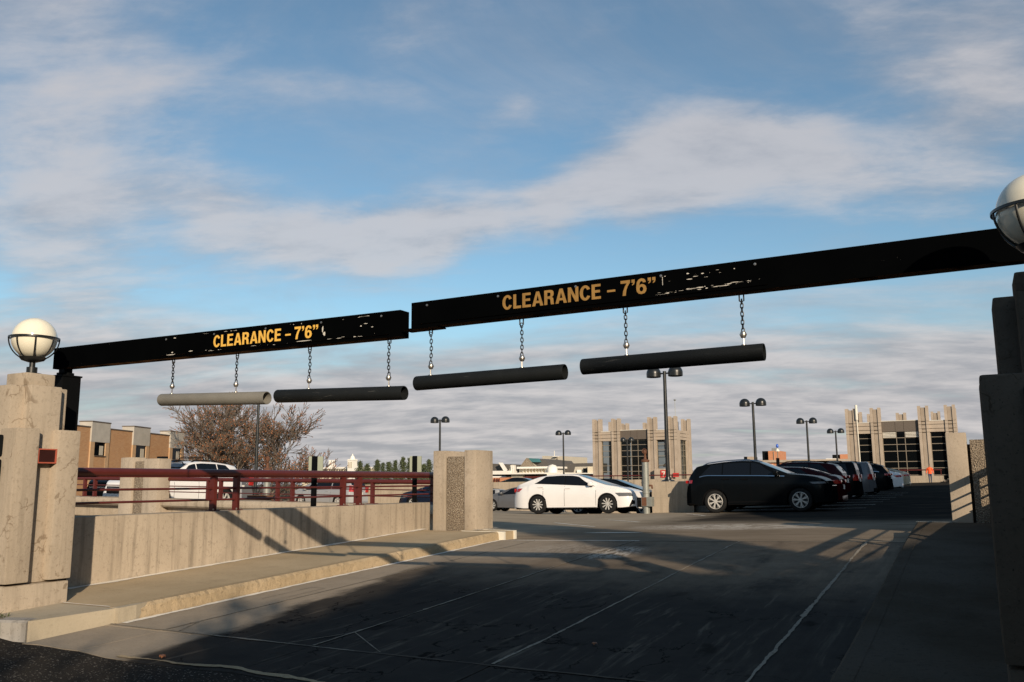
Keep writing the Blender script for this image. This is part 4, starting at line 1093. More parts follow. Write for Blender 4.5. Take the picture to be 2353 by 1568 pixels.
# ------------------------------------------------------------------ stair towers
def tower(label, x0, y0, seethru):
    t = thing('stair_tower', label, 'tower', (x0 + 5.15, y0 + 3, 0.5))
    kx = 1.03
    PX = [(0.0, 1.02), (2.35, 3.32), (6.70, 7.67), (9.05, 10.02)]
    PX = [(a * kx, b * kx) for a, b in PX]
    dep = 6.0
    zt_ = 9.1; zband = (6.45, 6.80, 7.22, 7.56)
    cnt = 0
    def pier(xa, xb, ya, yb, face, zt=zt_):
        # middle panel set back, ribs higher on both sides
        if face in 'FB':
            w_ = (xb - xa) * 0.30; o = 0.10
            m = MB(); m.box(xa + w_, xb - w_, ya + o, yb - o, -4.5, zt - 0.16); p = wobj(m, 'pier', 'conc_tower_dark', t)
            for a, b in ((xa, xa + w_ - 0.02), (xb - w_ + 0.02, xb)):
                m = MB(); m.box(a, b, ya, yb, -4.5, zt); m.obj('rib', 'conc_tower', p)
        else:
            w_ = (yb - ya) * 0.30; o = 0.08
            m = MB(); m.box(xa + o, xb - o, ya + w_, yb - w_, -4.5, zt - 0.16); p = wobj(m, 'pier', 'conc_tower_dark', t)
            for a, b in ((ya, ya + w_ - 0.02), (yb - w_ + 0.02, yb)):
                m = MB(); m.box(xa, xb, a, b, -4.5, zt); m.obj('rib', 'conc_tower', p)
        return p
    for i, (a, b) in enumerate(PX):
        pier(x0 + a, x0 + b, y0, y0 + 0.75, 'F')
        if i in (0, 3):
            pier(x0 + a, x0 + b, y0 + dep - 0.75, y0 + dep, 'B')
    for a, b in ((1.6, 2.5), (4.5, 5.5), (7.9, 8.8)):
        pier(x0 + a, x0 + b, y0 + dep - 0.75, y0 + dep, 'B', zt_ - 0.25)
    # bands between the piers, three courses with open joints, wrapping the front and the sides
    def band(xa, xb, ya, yb, proud):
        for (za, zb_) in zip(zband, zband[1:]):
            m = MB(); m.box(xa, xb, ya, yb, za + 0.025, zb_ - 0.025); wobj(m, 'band_course', 'conc_tower', t)
        m = MB(); m.box(xa + 0.03, xb - 0.03, ya + 0.05, yb - 0.05, zband[0], zband[-1]); wobj(m, 'band_core', 'joint', t)
        m = MB(); m.box(xa - 0.0, xb + 0.0, ya + 0.02, yb - 0.02, zband[-1] + 0.0, zband[-1] + 0.07); wobj(m, 'coping', 'louver', t)
    band(x0 + PX[0][1], x0 + PX[1][0], y0 + 0.12, y0 + 0.7, 0)
    band(x0 + PX[2][1], x0 + PX[3][0], y0 + 0.12, y0 + 0.7, 0)
    # joint grooves across the piers
    for (a, b) in PX:
        for z in zband:
            m = MB(); m.box(x0 + a - 0.006, x0 + b + 0.006, y0 - 0.006, y0 + 0.3, z - 0.014, z + 0.014); wobj(m, 'groove', 'joint', t)
    # centre: brown panels above the glazing
    ca, cb = x0 + PX[1][1], x0 + PX[2][0]
    for i in range(3):
        a = ca + (cb - ca) * (0, .37, .60)[i]; b = ca + (cb - ca) * (.37, .60, 1)[i]
        m = MB(); m.box(a + 0.012, b - 0.012, y0 + 0.3, y0 + 0.45, 6.60, 7.66); wobj(m, 'brown_panel', 'brown_panel', t)
    m = MB(); m.box(ca, cb, y0 + 0.46, y0 + 0.6, 6.4, 7.62); wobj(m, 'panel_backing', 'joint', t)
    m = MB(); m.box(ca, cb, y0 + 0.25, y0 + 0.6, 7.663, 7.73); wobj(m, 'coping', 'louver', t)
    # roof
    m = MB(); m.box(x0 + 0.4, x0 + 9.9, y0 + 0.76, y0 + dep - 0.76, 7.0, 7.3); wobj(m, 'roof', 'brown_panel', t)
    # windows
    lev = [0.3, 1.4, 2.2, 2.9, 3.57, 4.62, 5.30, 5.97, 6.6]
    def window(xa, xb, y, vx, louvers=False, zt2=6.46, back=False):
        fr = MB()
        for z in lev[1:-1]: fr.box(xa, xb, y - 0.04, y + 0.04, z - 0.03, z + 0.03)
        for x in (xa + 0.03, *vx, xb - 0.03): fr.box(x - 0.03, x + 0.03, y - 0.045, y + 0.045, 0.2, zt2)
        f_ = wobj(fr, 'window_frame', 'mullion', t)
        xs_ = [xa] + list(vx) + [xb]
        for a, b in zip(xs_, xs_[1:]):
            for za, zb_ in zip(lev, lev[1:]):
                zb2 = min(zb_, zt2)
                if louvers and za > 5.9 and (a == xa or b == xb): continue
                pm = MB(); pm.box(a + 0.03, b - 0.03, y - 0.008, y + 0.008, za + 0.03, zb2 - 0.03)
                pm.obj('pane', 'glass_tower' if seethru else 'glass_dark', f_)
        if louvers:
            for a, b in ((xs_[0], xs_[1]), (xs_[-2], xs_[-1])):
                for k_ in range(4):
                    z = 6.02 + k_ * 0.14
                    m = MB(); m.hexa([(a + .05, y - .12, z), (b - .05, y - .12, z), (b - .05, y + .02, z + .06), (a + .05, y + .02, z + .06), (a + .05, y - .12, z + .075), (b - .05, y - .12, z + .075), (b - .05, y + .02, z + .125), (a + .05, y + .02, z + .125)]); m.obj('louver', 'louver', f_)
                m = MB(); m.box(a, b, y + 0.03, y + 0.06, 5.98, 6.6); m.obj('louver_back', 'dark_void', f_)
    yw = y0 + 0.42
    window(x0 + PX[0][1], x0 + PX[1][0], yw, ())
    window(x0 + PX[2][1], x0 + PX[3][0], yw, ())
    window(ca, cb, yw, (ca + (cb - ca) * .385, ca + (cb - ca) * .615), not seethru, 6.6)
    # right side: window between the corner piers
    xs1 = x0 + PX[3][1]
    m = MB(); m.box(xs1 - 0.75, xs1, y0 + 0.75, y0 + 1.5, -4.5, 7.5); wobj(m, 'side_jamb', 'conc_tower', t)
    pier(xs1 - 0.75, xs1, y0 + 4.2, y0 + dep - 0.76, 'R', 7.6)
    for (za, zb_) in zip(zband, zband[1:]):
        m = MB(); m.box(xs1 - 0.6, xs1 - 0.02, y0 + 0.76, y0 + dep - 0.76, za + 0.025, zb_ - 0.025); wobj(m, 'band_course', 'conc_tower', t)
    fr = MB()
    for z in lev[1:-1]: fr.box(xs1 - 0.28, xs1 - 0.2, y0 + 1.5, y0 + 4.2, z - 0.03, z + 0.03)
    fr.box(xs1 - 0.285, xs1 - 0.195, y0 + 1.5, y0 + 4.2, 0.14, 0.2)
    for q in (1.53, 2.4, 3.3, 4.17): fr.box(xs1 - 0.285, xs1 - 0.195, y0 + q - 0.03, y0 + q + 0.03, 0.17, 6.45)
    f_ = wobj(fr, 'window_frame', 'mullion', t)
    for a, b in ((1.5, 2.4), (2.4, 3.3), (3.3, 4.2)):
        for za, zb_ in zip(lev, lev[1:]):
            pm = MB(); pm.box(xs1 - 0.248, xs1 - 0.232, y0 + a + .03, y0 + b - .03, za + .03, min(zb_, 6.45) - .03); pm.obj('pane', 'glass_tower', f_)
    # inside
    if seethru:
        m = MB(); m.box(x0 + 4.3, x0 + 5.35, y0 + 1.6, y0 + 4.4, -4, 6.9); wobj(m, 'lift_shaft', 'dark_void', t)
        m = MB(); m.box(x0 + 1.9, x0 + 2.6, y0 + 2.2, y0 + 4.4, -4, 6.9); wobj(m, 'stair_wall', 'dark_void', t)
        m = MB(); m.box(x0 + 7.9, x0 + 9.3, y0 + 3.0, y0 + 4.6, 4.6, 6.9); wobj(m, 'stair_head', 'dark_void', t)
        for (xa, xb) in ((1.65, 2.2), (8.2, 9.2)):
            m = MB(); 
            for k_ in range(3): m.hexa([(x0 + xa, y0 + 1.4, 1.2 + k_ * 1.1), (x0 + xb, y0 + 1.4, 1.9 + k_ * 1.1), (x0 + xb, y0 + 2.2, 1.9 + k_ * 1.1), (x0 + xa, y0 + 2.2, 1.2 + k_ * 1.1), (x0 + xa, y0 + 1.4, 1.4 + k_ * 1.1), (x0 + xb, y0 + 1.4, 2.1 + k_ * 1.1), (x0 + xb, y0 + 2.2, 2.1 + k_ * 1.1), (x0 + xa, y0 + 2.2, 1.4 + k_ * 1.1)])
            wobj(m, 'stair_flight', 'conc_tower_dark', t)
        fr = MB()
        for z in lev[1:-1]: fr.box(x0 + 1.0, x0 + 9.3, y0 + dep - 0.4, y0 + dep - 0.32, z - 0.03, z + 0.03)
        for x in (2.6, 4.4, 5.6, 7.8): fr.box(x0 + x - 0.05, x0 + x + 0.05, y0 + dep - 0.4, y0 + dep - 0.3, 0, 6.9)
        wobj(fr, 'rear_frame', 'mullion', t)
    else:
        m = MB(); m.box(x0 + 0.6, x0 + 9.8, y0 + 1.2, y0 + 4.4, -4, 6.95); wobj(m, 'stair_core', 'dark_void', t)
    m = MB(); m.box(x0 + 0.9, x0 + 9.5, y0 + dep - 0.62, y0 + dep - 0.12, 6.45, 7.3); wobj(m, 'rear_band', 'conc_tower_dark', t)
    return t
tl = tower('see-through glazed concrete stair tower with pronged piers beside the lower bay', -40.35, 97.0, True)
tr_ = tower('concrete stair tower with dark windows and white louvres behind the walking person', -11.76, 97.0, False)
m = MB(); m.tube([(-10.55, 96.9, 1.0), (-10.62, 96.9, 8.6)], 0.05, 8); m.tube([(-10.62, 96.88, 7.9), (-10.62, 96.88, 9.45)], 0.13, 10)
m.obj('antenna_mast', 'white_paint', label='slim white antenna mast on the dark windowed stair tower', cat='antenna')
m = MB(); m.tube([(-31.1, 100.4, 8.8), (-31.1, 100.4, 11.2)], 0.03, 6); m.lathe([(0, 0.16), (0.16, 0.1), (0.12, 0), (0, -0.06)], (-31.1, 100.4, 11.2), n=10)
m.obj('weather_mast', 'galv', label='thin mast with a small sensor on the glazed stair tower', cat='antenna')
# level sign and red boxes at the glazed tower
sg = thing('level_sign', 'red square sign with a white numeral 7 on a concrete block by the glazed tower', 'sign', (-31.4, 96.1, 1.6))
m = MB(); m.box(-32.5, -30.4, 96.2, 96.8, 0.5, 3.15); wobj(m, 'block', 'conc_tower', sg)
m = MB(); m.box(-31.75, -31.05, 96.12, 96.17, 2.15, 2.98); pl = wobj(m, 'plate', 'red_sign', sg)
m = MB(); m.add([(-31.6, 96.11, 2.85), (-31.2, 96.11, 2.85), (-31.2, 96.11, 2.74), (-31.38, 96.11, 2.28), (-31.5, 96.11, 2.28), (-31.34, 96.11, 2.73), (-31.6, 96.11, 2.73)], [(0, 1, 2, 5, 6), (2, 3, 4, 5)]); m.obj('numeral', 'white_paint', pl)
for (x, z0_, z1_, mt, lab) in ((-29.95, 2.2, 2.65, 'red_sign', 'small red call box low on the corner of the glazed tower'),):
    m = MB(); m.box(x - 0.3, x + 0.3, 96.0, 96.3, z0_, z1_); m.obj('call_box', mt, label=lab, cat='box')

# ------------------------------------------------------------------ brick building on the left
th = R(22.4)
BL = Vector((-53.23 * 1.29, 42.59 * 1.29, 0))
bk = thing('brick_building', 'tan brick building with pale concrete pilasters and narrow dark windows', 'building', (BL.x, BL.y, -4.6), th)
kz = 1.29
def bz(z): return (z - 1.75) * kz + 1.75 + 4.6
def bs(s): return s * kz      # local y along the facade; local x = outwards
m = MB(); m.box(-14, 0.0, bs(-30), bs(8.12), 0, bz(5.46)); m.obj('wall', 'brick_tan', bk)
for a, b in ((-30, -5.2), (-2.98, 0.05), (2.4, 5.55)):
    m = MB(); m.box(-0.5, 0.06, bs(a), bs(b), bz(5.46), bz(5.53)); m.obj('coping', 'brown_panel', bk)
for i, (a, b, zt_) in enumerate(((-5.2, -3.0, 5.83), (0.05, 2.38, 5.83), (5.55, 7.87, 5.80), (-10.5, -8.3, 5.83))):
    w0, w1 = a + 0.45, b - 0.42
    m = MB(); m.box(-1.0, 0.14, bs(a), bs(b), bz(4.53), bz(zt_)); p = m.obj('pilaster', 'conc_grey', bk)
    m = MB(); m.box(-1.05, 0.18, bs(a) - .03, bs(b) + .03, bz(zt_), bz(zt_) + 0.09); m.obj('coping', 'brown_panel', p)
    m = MB(); m.box(-1.0, 0.12, bs(a), bs(w0), 0, bz(4.53)); m.obj('jamb', 'brick_pale', p)
    m = MB(); m.box(-1.0, 0.12, bs(w1), bs(b), 0, bz(4.53)); m.obj('jamb', 'brick_pale', p)
    m = MB(); m.box(-1.0, 0.10, bs(w0), bs(w1), 0, bz(3.62)); m.obj('apron', 'brick_tan', p)
    m = MB(); m.box(-0.30, 0.02, bs(w0), bs(w1), bz(3.62), bz(4.53)); wn = m.obj('window', 'glass_dark', bk)
    m = MB(); m.box(0.02, 0.04, bs((w0 + w1) / 2) + 0.05, bs(w1) - 0.25, bz(3.68), bz(4.3)); m.obj('blind', 'cream_shade', wn)
    m = MB(); m.box(0.03, 0.20, bs(w0) - .01, bs(w1) + .01, bz(3.60), bz(3.64)); m.obj('sill', 'brown_panel', wn)
m = MB(); m.box(-8, -3, bs(-2), bs(2), bz(5.46), bz(5.62)); m.obj('roof_unit', 'white_paint', bk)
m = MB(); m.box(-5, -3.4, bs(0), bs(1.5), bz(5.62), bz(5.78)); m.obj('roof_unit', 'galv', bk)

# ------------------------------------------------------------------ far buildings; distance from their place behind the deck
def zp(x, y): return ((1900 + x / 4.278) * .57446, (1750 + y / 4.278) * .57446)
def fbox(x0, y0, x1, y1, Y, dep, name, mat, parent, zlow=-4.6):
    a = at_Y(*zp(x0, y0), Y); b = at_Y(*zp(x1, y1), Y)
    m = MB(); m.box(min(a.x, b.x), max(a.x, b.x), Y, Y + dep, min(a.z, b.z) if zlow is None else zlow, max(a.z, b.z))
    return wobj(m, name, mat, parent)
YB = 165.0
c0 = at_Y(*zp(900, 600), YB)
t = thing('gabled_hall', 'cream low hall with slate roofs, stone gable and teal skylight beyond the parapet', 'building', (c0.x, YB, -4.6))
def wallp(pts, Y, dep, name, mat, ext=True):
    P = [at_Y(*zp(*p), Y) for p in pts]
    m = MB(); m.prism([(p.x, p.z) for p in P], 'Y', Y, Y + dep); return wobj(m, name, mat, t)
fbox(715, 505, 1320, 530, YB - 1.5, 9, 'eaves', 'tower_white', t, None)
fbox(755, 530, 1185, 605, YB, 6, 'wall', 'cream', t)
for x in (820, 875, 930, 985, 1038, 1092, 1145): fbox(x - 6, 532, x + 6, 603, YB - 0.3, 0.3, 'mullion', 'tower_white', t, None)
wallp([(1185, 530), (1310, 530), (1300, 660), (1210, 660)], YB - 0.5, 6, 'end_wall', 'tower_white')
fbox(290, 612, 1190, 627, YB - 6, 8, 'canopy_edge', 'tower_white', t, None)
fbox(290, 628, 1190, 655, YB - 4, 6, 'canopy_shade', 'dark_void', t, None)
fbox(620, 628, 815, 660, YB - 5, 5, 'wall', 'cream_shade', t)
fbox(1230, 605, 1520, 660, YB - 5, 6, 'annex', 'tower_white', t)
fbox(1540, 612, 1895, 625, YB - 5, 6, 'canopy_edge', 'tower_white', t, None)
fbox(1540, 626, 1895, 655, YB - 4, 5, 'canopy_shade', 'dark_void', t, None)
wallp([(770, 500), (875, 355), (1000, 495)], YB + 3, 1.0, 'stone_gable', 'aggregate')
wallp([(875, 352), (905, 357), (1030, 495), (1000, 495)], YB + 4.2, 3, 'gable_coping', 'cream_shade')
wallp([(905, 357), (1085, 378), (1195, 383), (1270, 465), (1330, 500), (1000, 497)], YB + 5, 14, 'roof', 'slate')
wallp([(915, 357), (1070, 362), (1110, 424), (950, 424)], YB + 4.0, 0.9, 'skylight', 'skylight')
wallp([(290, 450), (770, 470), (700, 600), (290, 600)], YB + 6, 10, 'roof', 'slate')
wallp([(400, 432), (420, 432), (515, 575), (495, 580)], YB + 4, 1.5, 'roof_ridge', 'tower_white')
wallp([(605, 480), (640, 470), (600, 606), (570, 606)], YB + 3.2, 1.5, 'gable_edge', 'cream')
fbox(612, 478, 634, 606, YB + 2.5, 1, 'flue', 'tower_white', t); fbox(642, 480, 664, 606, YB + 2.5, 1, 'flue', 'tower_white', t)
fbox(290, 575, 610, 612, YB + 2, 3, 'wall', 'tower_white', t)
wallp([(1540, 450), (2020, 438), (2020, 610), (1540, 610)], YB + 6, 8, 'roof', 'slate')
wallp([(1715, 505), (1925, 500), (1925, 608), (1685, 608)], YB + 1, 3, 'dormer', 'cream_shade')
fbox(1925, 500, 2012, 575, YB + 0.5, 4, 'dormer', 'cream', t); fbox(1745, 555, 1810, 605, YB + 0.4, .5, 'window', 'tower_white', t, None); fbox(1850, 530, 1920, 605, YB + .4, .5, 'window', 'glass_dark', t, None)
c_ = at_Y(*zp(1360, 540), YB); m = MB(); m.lathe([(0, 5.3), (0.7, 5.1), (1.05, 4.7), (1.05, 1.0), (0, 1.0)], (c_.x, YB - 1, 0), n=16); wobj(m, 'tank', 'tower_white', t, smooth=40)
t = thing('grey_block', 'plain grey concrete block with roof aerials behind the gabled hall', 'building', (at_Y(*zp(1400, 400), 200).x, 200, -4.6))
fbox(1205, 330, 1520, 480, 200, 15, 'wall', 'cream_shade', t); fbox(1150, 318, 1210, 470, 203, 8, 'wing', 'cream_shade', t)
fbox(1395, 360, 1412, 390, 199.9, .3, 'vent', 'brown_panel', t, None); fbox(1330, 322, 1400, 332, 199, 4, 'roof_unit', 'tower_white', t, None)
a_ = at_Y(*zp(1358, 230), 205); m = MB(); m.tube([(a_.x, 205, a_.z - 5), (a_.x, 205, a_.z)], 0.09, 5); wobj(m, 'aerial', 'white_paint', t)
t = thing('brick_terrace', 'low red brick wall with red posts behind the dark green car', 'wall', (at_Y(*zp(800, 700), 108).x, 108, -4.6))
fbox(290, 690, 1260, 800, 108, 0.6, 'wall', 'brick_red', t)
fbox(850, 668, 1270, 692, 106, 6, 'shade_roof', 'rail_red', t, None)
for x in (330, 372, 408, 1025, 1085, 1180): fbox(x - 4, 700, x + 4, 760, 107.6, .2, 'post', 'rail_red', t, None)

# red brick complex right of the glazed tower
def zq(x, y): return ((2700 + x / 2.941) * .57446, (1750 + y / 2.941) * .57446)
def rbox(x0, y0, x1, y1, Y, dep, name, mat, parent, zlow=-4.6):
    a = at_Y(*zq(x0, y0), Y); b = at_Y(*zq(x1, y1), Y)
    m = MB(); m.box(min(a.x, b.x), max(a.x, b.x), Y, Y + dep, min(a.z, b.z) if zlow is None else zlow, max(a.z, b.z)); return wobj(m, name, mat, parent)
t = thing('red_brick_block', 'long low orange brick block with a tall dark sided plant room', 'building', (at_Y(*zq(1500, 300), 180).x, 180, -4.6))
rbox(880, 280, 2080, 420, 180, 20, 'wall', 'brick_red', t); rbox(880, 272, 2080, 281, 179.5, 20.5, 'coping', 'conc_tower', t, None)
for x in (1135, 1260, 1965, 2010): w_ = rbox(x - 18, 318, x + 18, 345, 179.8, .3, 'window', 'tower_white', t, None)
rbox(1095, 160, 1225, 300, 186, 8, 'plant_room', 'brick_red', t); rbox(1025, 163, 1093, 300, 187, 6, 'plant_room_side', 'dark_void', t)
rbox(1158, 165, 1168, 275, 185.8, .2, 'pipe', 'conc_tower', t, None); rbox(1135, 128, 1185, 160, 188, 3, 'roof_unit', 'galv', t, None)
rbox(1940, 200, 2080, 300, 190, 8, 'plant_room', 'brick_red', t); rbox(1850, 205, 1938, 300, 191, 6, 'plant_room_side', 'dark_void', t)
rbox(1775, 250, 1905, 275, 186, 6, 'roof_unit', 'tower_white', t, None)
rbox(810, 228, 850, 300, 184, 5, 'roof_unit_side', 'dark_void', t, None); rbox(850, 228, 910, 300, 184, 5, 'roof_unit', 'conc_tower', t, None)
rbox(580, 298, 960, 400, 183, 10, 'dark_wing', 'brown_panel', t)
a_ = at_Y(*zq(1208, 300), 130)
t = thing('emergency_phone', 'dark pillar phone with white cone and blue light by the orange brick block', 'phone', (a_.x, 130, 0))
m = MB(); m.box(a_.x - 0.2, a_.x + 0.2, 130, 130.4, -4.6, at_Y(*zq(1208, 243), 130).z); wobj(m, 'pillar', 'black_metal', t)
zt_ = at_Y(*zq(1208, 165), 130).z; m = MB(); m.tube([(a_.x, 130.3, zt_ - 3.5), (a_.x, 130.3, zt_)], 0.07, 8); wobj(m, 'mast', 'mullion', t)
m = MB(); m.lathe([(0.34, 0), (0.1, 0.42), (0, 0.42)], (a_.x, 130.3, zt_), n=14); wobj(m, 'cone', 'white_paint', t)
m = MB(); m.lathe([(0, 0.5), (0.14, 0.55), (0.2, 0.75), (0.14, 1.0), (0, 1.08)], (a_.x, 130.3, zt_), n=14); wobj(m, 'beacon', 'blue_light', t, smooth=60)

# white domed tower and long pale hall far behind
def zd(x, y): return ((1050 + x / 3.361) * .57446, (1780 + y / 3.361) * .57446)
YT = 420.0
a_ = at_Y(*zd(1208, 300), YT); ap = lambda y: at_Y(*zd(1208, y), YT).z
t = thing('domed_tower', 'white classical tower with a small dome and finial on the skyline', 'tower', (a_.x, YT, -4.6))
k_ = (at_Y(*zd(1245, 300), YT).x - at_Y(*zd(1170, 300), YT).x) / 2
m = MB(); m.box(a_.x - k_, a_.x + k_, YT - k_, YT + k_, -4.6, ap(195)); wobj(m, 'shaft', 'tower_white', t)
for q in (-.55, 0, .55):
    m = MB(); m.box(a_.x + k_ * (q - .13), a_.x + k_ * (q + .13), YT - k_ - .3, YT - k_ + .1, ap(310), ap(230)); wobj(m, 'window', 'cream_shade', t)
m = MB(); m.box(a_.x - k_ * 1.12, a_.x + k_ * 1.12, YT - k_ * 1.12, YT + k_ * 1.12, ap(212), ap(205)); wobj(m, 'cornice', 'tower_white', t)
m = MB(); m.lathe([(k_ * .8, ap(195)), (k_ * .8, ap(178)), (k_ * .66, ap(178)), (k_ * .62, ap(165)), (k_ * .45, ap(150)), (k_ * .2, ap(142)), (k_ * .16, ap(130)), (k_ * .05, ap(120)), (0, ap(118))], (a_.x, YT, 0), n=18); wobj(m, 'dome', 'tower_white', t, smooth=40)
t = thing('pale_hall', 'long pale flat roofed hall with two slim chimneys left of the domed tower', 'building', (at_Y(*zd(900, 330), YT).x, YT + 6, -4.6))
def dbox(x0, y0, x1, y1, Y, dep, name, mat, zlow=-4.6):
    a = at_Y(*zd(x0, y0), Y); b = at_Y(*zd(x1, y1), Y)
    m = MB(); m.box(min(a.x, b.x), max(a.x, b.x), Y, Y + dep, min(a.z, b.z) if zlow is None else zlow, max(a.z, b.z)); return wobj(m, name, mat, t)
dbox(540, 318, 1280, 420, YT + 6, 20, 'wall', 'cream'); dbox(530, 308, 1285, 318, YT + 5, 22, 'cornice', 'tower_white', None)
for i in range(14): dbox(790 + i * 34, 335, 804 + i * 34, 350, YT + 5.7, .5, 'window', 'slate', None)
dbox(890, 205, 900, 318, YT + 12, 2, 'chimney', 'tower_white'); dbox(932, 205, 942, 318, YT + 12, 2, 'chimney', 'tower_white')

# ------------------------------------------------------------------ trees
def branch_tree(label, base, H, spread, seed, leaves, maxd=5, name='bare_tree', rad=0.24, bark='bark', group=None, leafsz=0.10, trunk_h=0.28, lean=(0, 0), thin=0.024):
    rg = random.Random(seed)
    t = thing(name, label, 'tree', base, 0, group)
    tr = MB(); cr = MB(); lf = MB(); tips = []
    def grow(p, d, L, r, dep):
        n = 4; pts = [p]; q = p.copy(); dd = d.copy()
        for i in range(n):
            dd = (dd + Vector((rg.gauss(0, .12), rg.gauss(0, .12), rg.gauss(0.03, .10)))).normalized()
            q = q + dd * (L / n); pts.append(q)
        tgt = tr if dep <= 1 else cr
        r1 = max(r * 0.62, thin)
        tgt.tube(pts, [r + (r1 - r) * i / n for i in range(n + 1)], 7 if dep <= 1 else (4 if dep < 4 else 3), cap=False)
        if dep >= maxd:
            tips.append((pts[2], q)); return
        k_ = 4 if dep == 0 else (3 if dep < 3 else rg.choice((3, 4)))
        for c in range(k_):
            f = rg.uniform(0.45, 1.0) if c else 1.0
            pt = pts[max(1, round(f * n))]
            ax = Vector((rg.gauss(0, 1), rg.gauss(0, 1), rg.gauss(0, 1))).cross(dd).normalized()
            ang = rg.uniform(0.3, 0.85) if c else rg.uniform(0.08, 0.35)
            nd = (Matrix.Rotation(ang, 3, ax) @ dd)
            nd = Vector((nd.x * spread, nd.y * spread, nd.z + 0.10)).normalized()
            grow(pt, nd, L * rg.uniform(0.62, 0.86), max(thin, r1 * (0.85 if c == 0 else 0.66)), dep + 1)
    grow(Vector((0, 0, 0)), Vector((lean[0], lean[1], 1)).normalized(), H * trunk_h, rad, 0)
    tr.obj('trunk', bark, t, smooth=60)
    cr.obj('crown', bark, t)
    if leaves:
        for (a, b) in tips:
            for i in range(leaves if rg.random() < 0.6 else 0):
                p = a.lerp(b, rg.random()) + Vector((rg.gauss(0, .06), rg.gauss(0, .06), rg.gauss(-0.05, .06)))
                u_ = Vector((rg.gauss(0, 1), rg.gauss(0, 1), rg.gauss(0, 1))).normalized() * leafsz; v_ = u_.orthogonal().normalized() * leafsz * .6
                lf.add([p - u_, p + v_, p + u_, p - v_], [(0, 1, 2, 3)])
        lf.obj('leaves', 'leaf_brown', t)
    return t
tp = at_Y(580, 1110, 62)
branch_tree('wide bare tree with a few rust brown leaves beside the brick building', (tp.x, 62, -4.6), 19.0, 1.12, 11, 2, maxd=7, rad=0.36, leafsz=0.075, trunk_h=0.24)
tp = at_Y(680, 1110, 70)
branch_tree('smaller bare tree with brown leaves standing right of the wide bare tree', (tp.x, 70, -4.6), 15.5, 1.25, 5, 2, maxd=6, rad=0.28, leafsz=0.085, trunk_h=0.25)
tp = at_Y(525, 1110, 75)
branch_tree('bare tree close behind the corner of the brick building', (tp.x, 75, -4.6), 17.5, 1.25, 23, 1, maxd=6, rad=0.28, leafsz=0.085, trunk_h=0.25)
for i, (x, Y, hh) in enumerate(((1600, 150, 10.8), (1622, 150, 12.0), (1645, 150, 11.5), (1668, 155, 9.5), (1585, 160, 10.5))):
    tp = at_Y(x, 1100, Y)
    branch_tree('low brown leafless tree right of the glazed stair tower', (tp.x, Y, -4.6), hh, 1.35, 40 + i, 0, maxd=5, rad=0.3, bark='bark_far', group='leafless trees by the glazed tower', trunk_h=0.24)
# pines
def pine(x, ytop, Y, wpx, seed, label):
    rg = random.Random(seed)
    b = at_Y(x, 1108, Y); top = at_Y(x, ytop, Y).z
    t = thing('pine_tree', label, 'tree', (b.x, Y, -4.6), 0, 'pines on the skyline')
    H = top + 4.6; wd = wpx / 2000 * Y * 2.1
    m = MB(); m.tube([(0, 0, 0), (rg.gauss(0, .2), 0, H * .97)], [0.3, 0.05], 6); m.obj('trunk', 'bark', t)
    c = MB(); nw = 15
    for i in range(nw):                      # whorls of up-swept limbs with needle tufts
        q = i / (nw - 1); z = H * (0.35 + 0.64 * q)
        for j in range(rg.randint(4, 6)):
            rad = wd * 0.62 * (1.0 - q ** 1.6 * .9) * rg.uniform(.55, 1.15); a = rg.uniform(0, 6.28); up_ = rg.uniform(.05, .45)
            for k_ in range(7):
                f = (k_ + 1) / 7; pc0 = Vector((math.cos(a) * rad * f, math.sin(a) * rad * f, z + up_ * rad * f * f))
                for n_ in range(5):
                    sz = wd * rg.uniform(.03, .06)
                    pc = pc0 + Vector((rg.gauss(0, .3), rg.gauss(0, .3), rg.gauss(.05, .25)))
                    u_ = Vector((rg.gauss(0, 1), rg.gauss(0, 1), rg.gauss(.4, .5))).normalized() * sz; v_ = u_.orthogonal().normalized() * sz * .45
                    c.add([pc - u_ - v_, pc + u_, pc - u_ + v_], [(0, 1, 2)])
    c.obj('crown', 'pine', t)
PN = [('short dark pine right of the domed tower', 826, 1063, 20), ('low bushy pine next to the short pine by the domed tower', 843, 1070, 24), ('full pine with a leaning top near the domed tower', 866, 1060, 22),
      ('slim pine between two full pines on the skyline', 880, 1066, 15), ('broad pine left of the tallest pine', 893, 1065, 22), ('ragged pine just left of the tallest pine', 908, 1061, 18),
      ('tallest pine on the skyline with a pointed top', 926, 1054, 21), ('rounded pine right of the tallest pine', 942, 1056, 22), ('low pine behind the rounded sign back', 957, 1064, 24),
      ('pine showing beside the slab pillar at the railing end', 986, 1059, 18), ('low spreading pine close to the slab pillar', 973, 1070, 24)]
for i, (lab, x, yt, w_) in enumerate(PN):
    pine(x, yt, 225 + (i * 7) % 24, w_, 70 + i, lab)
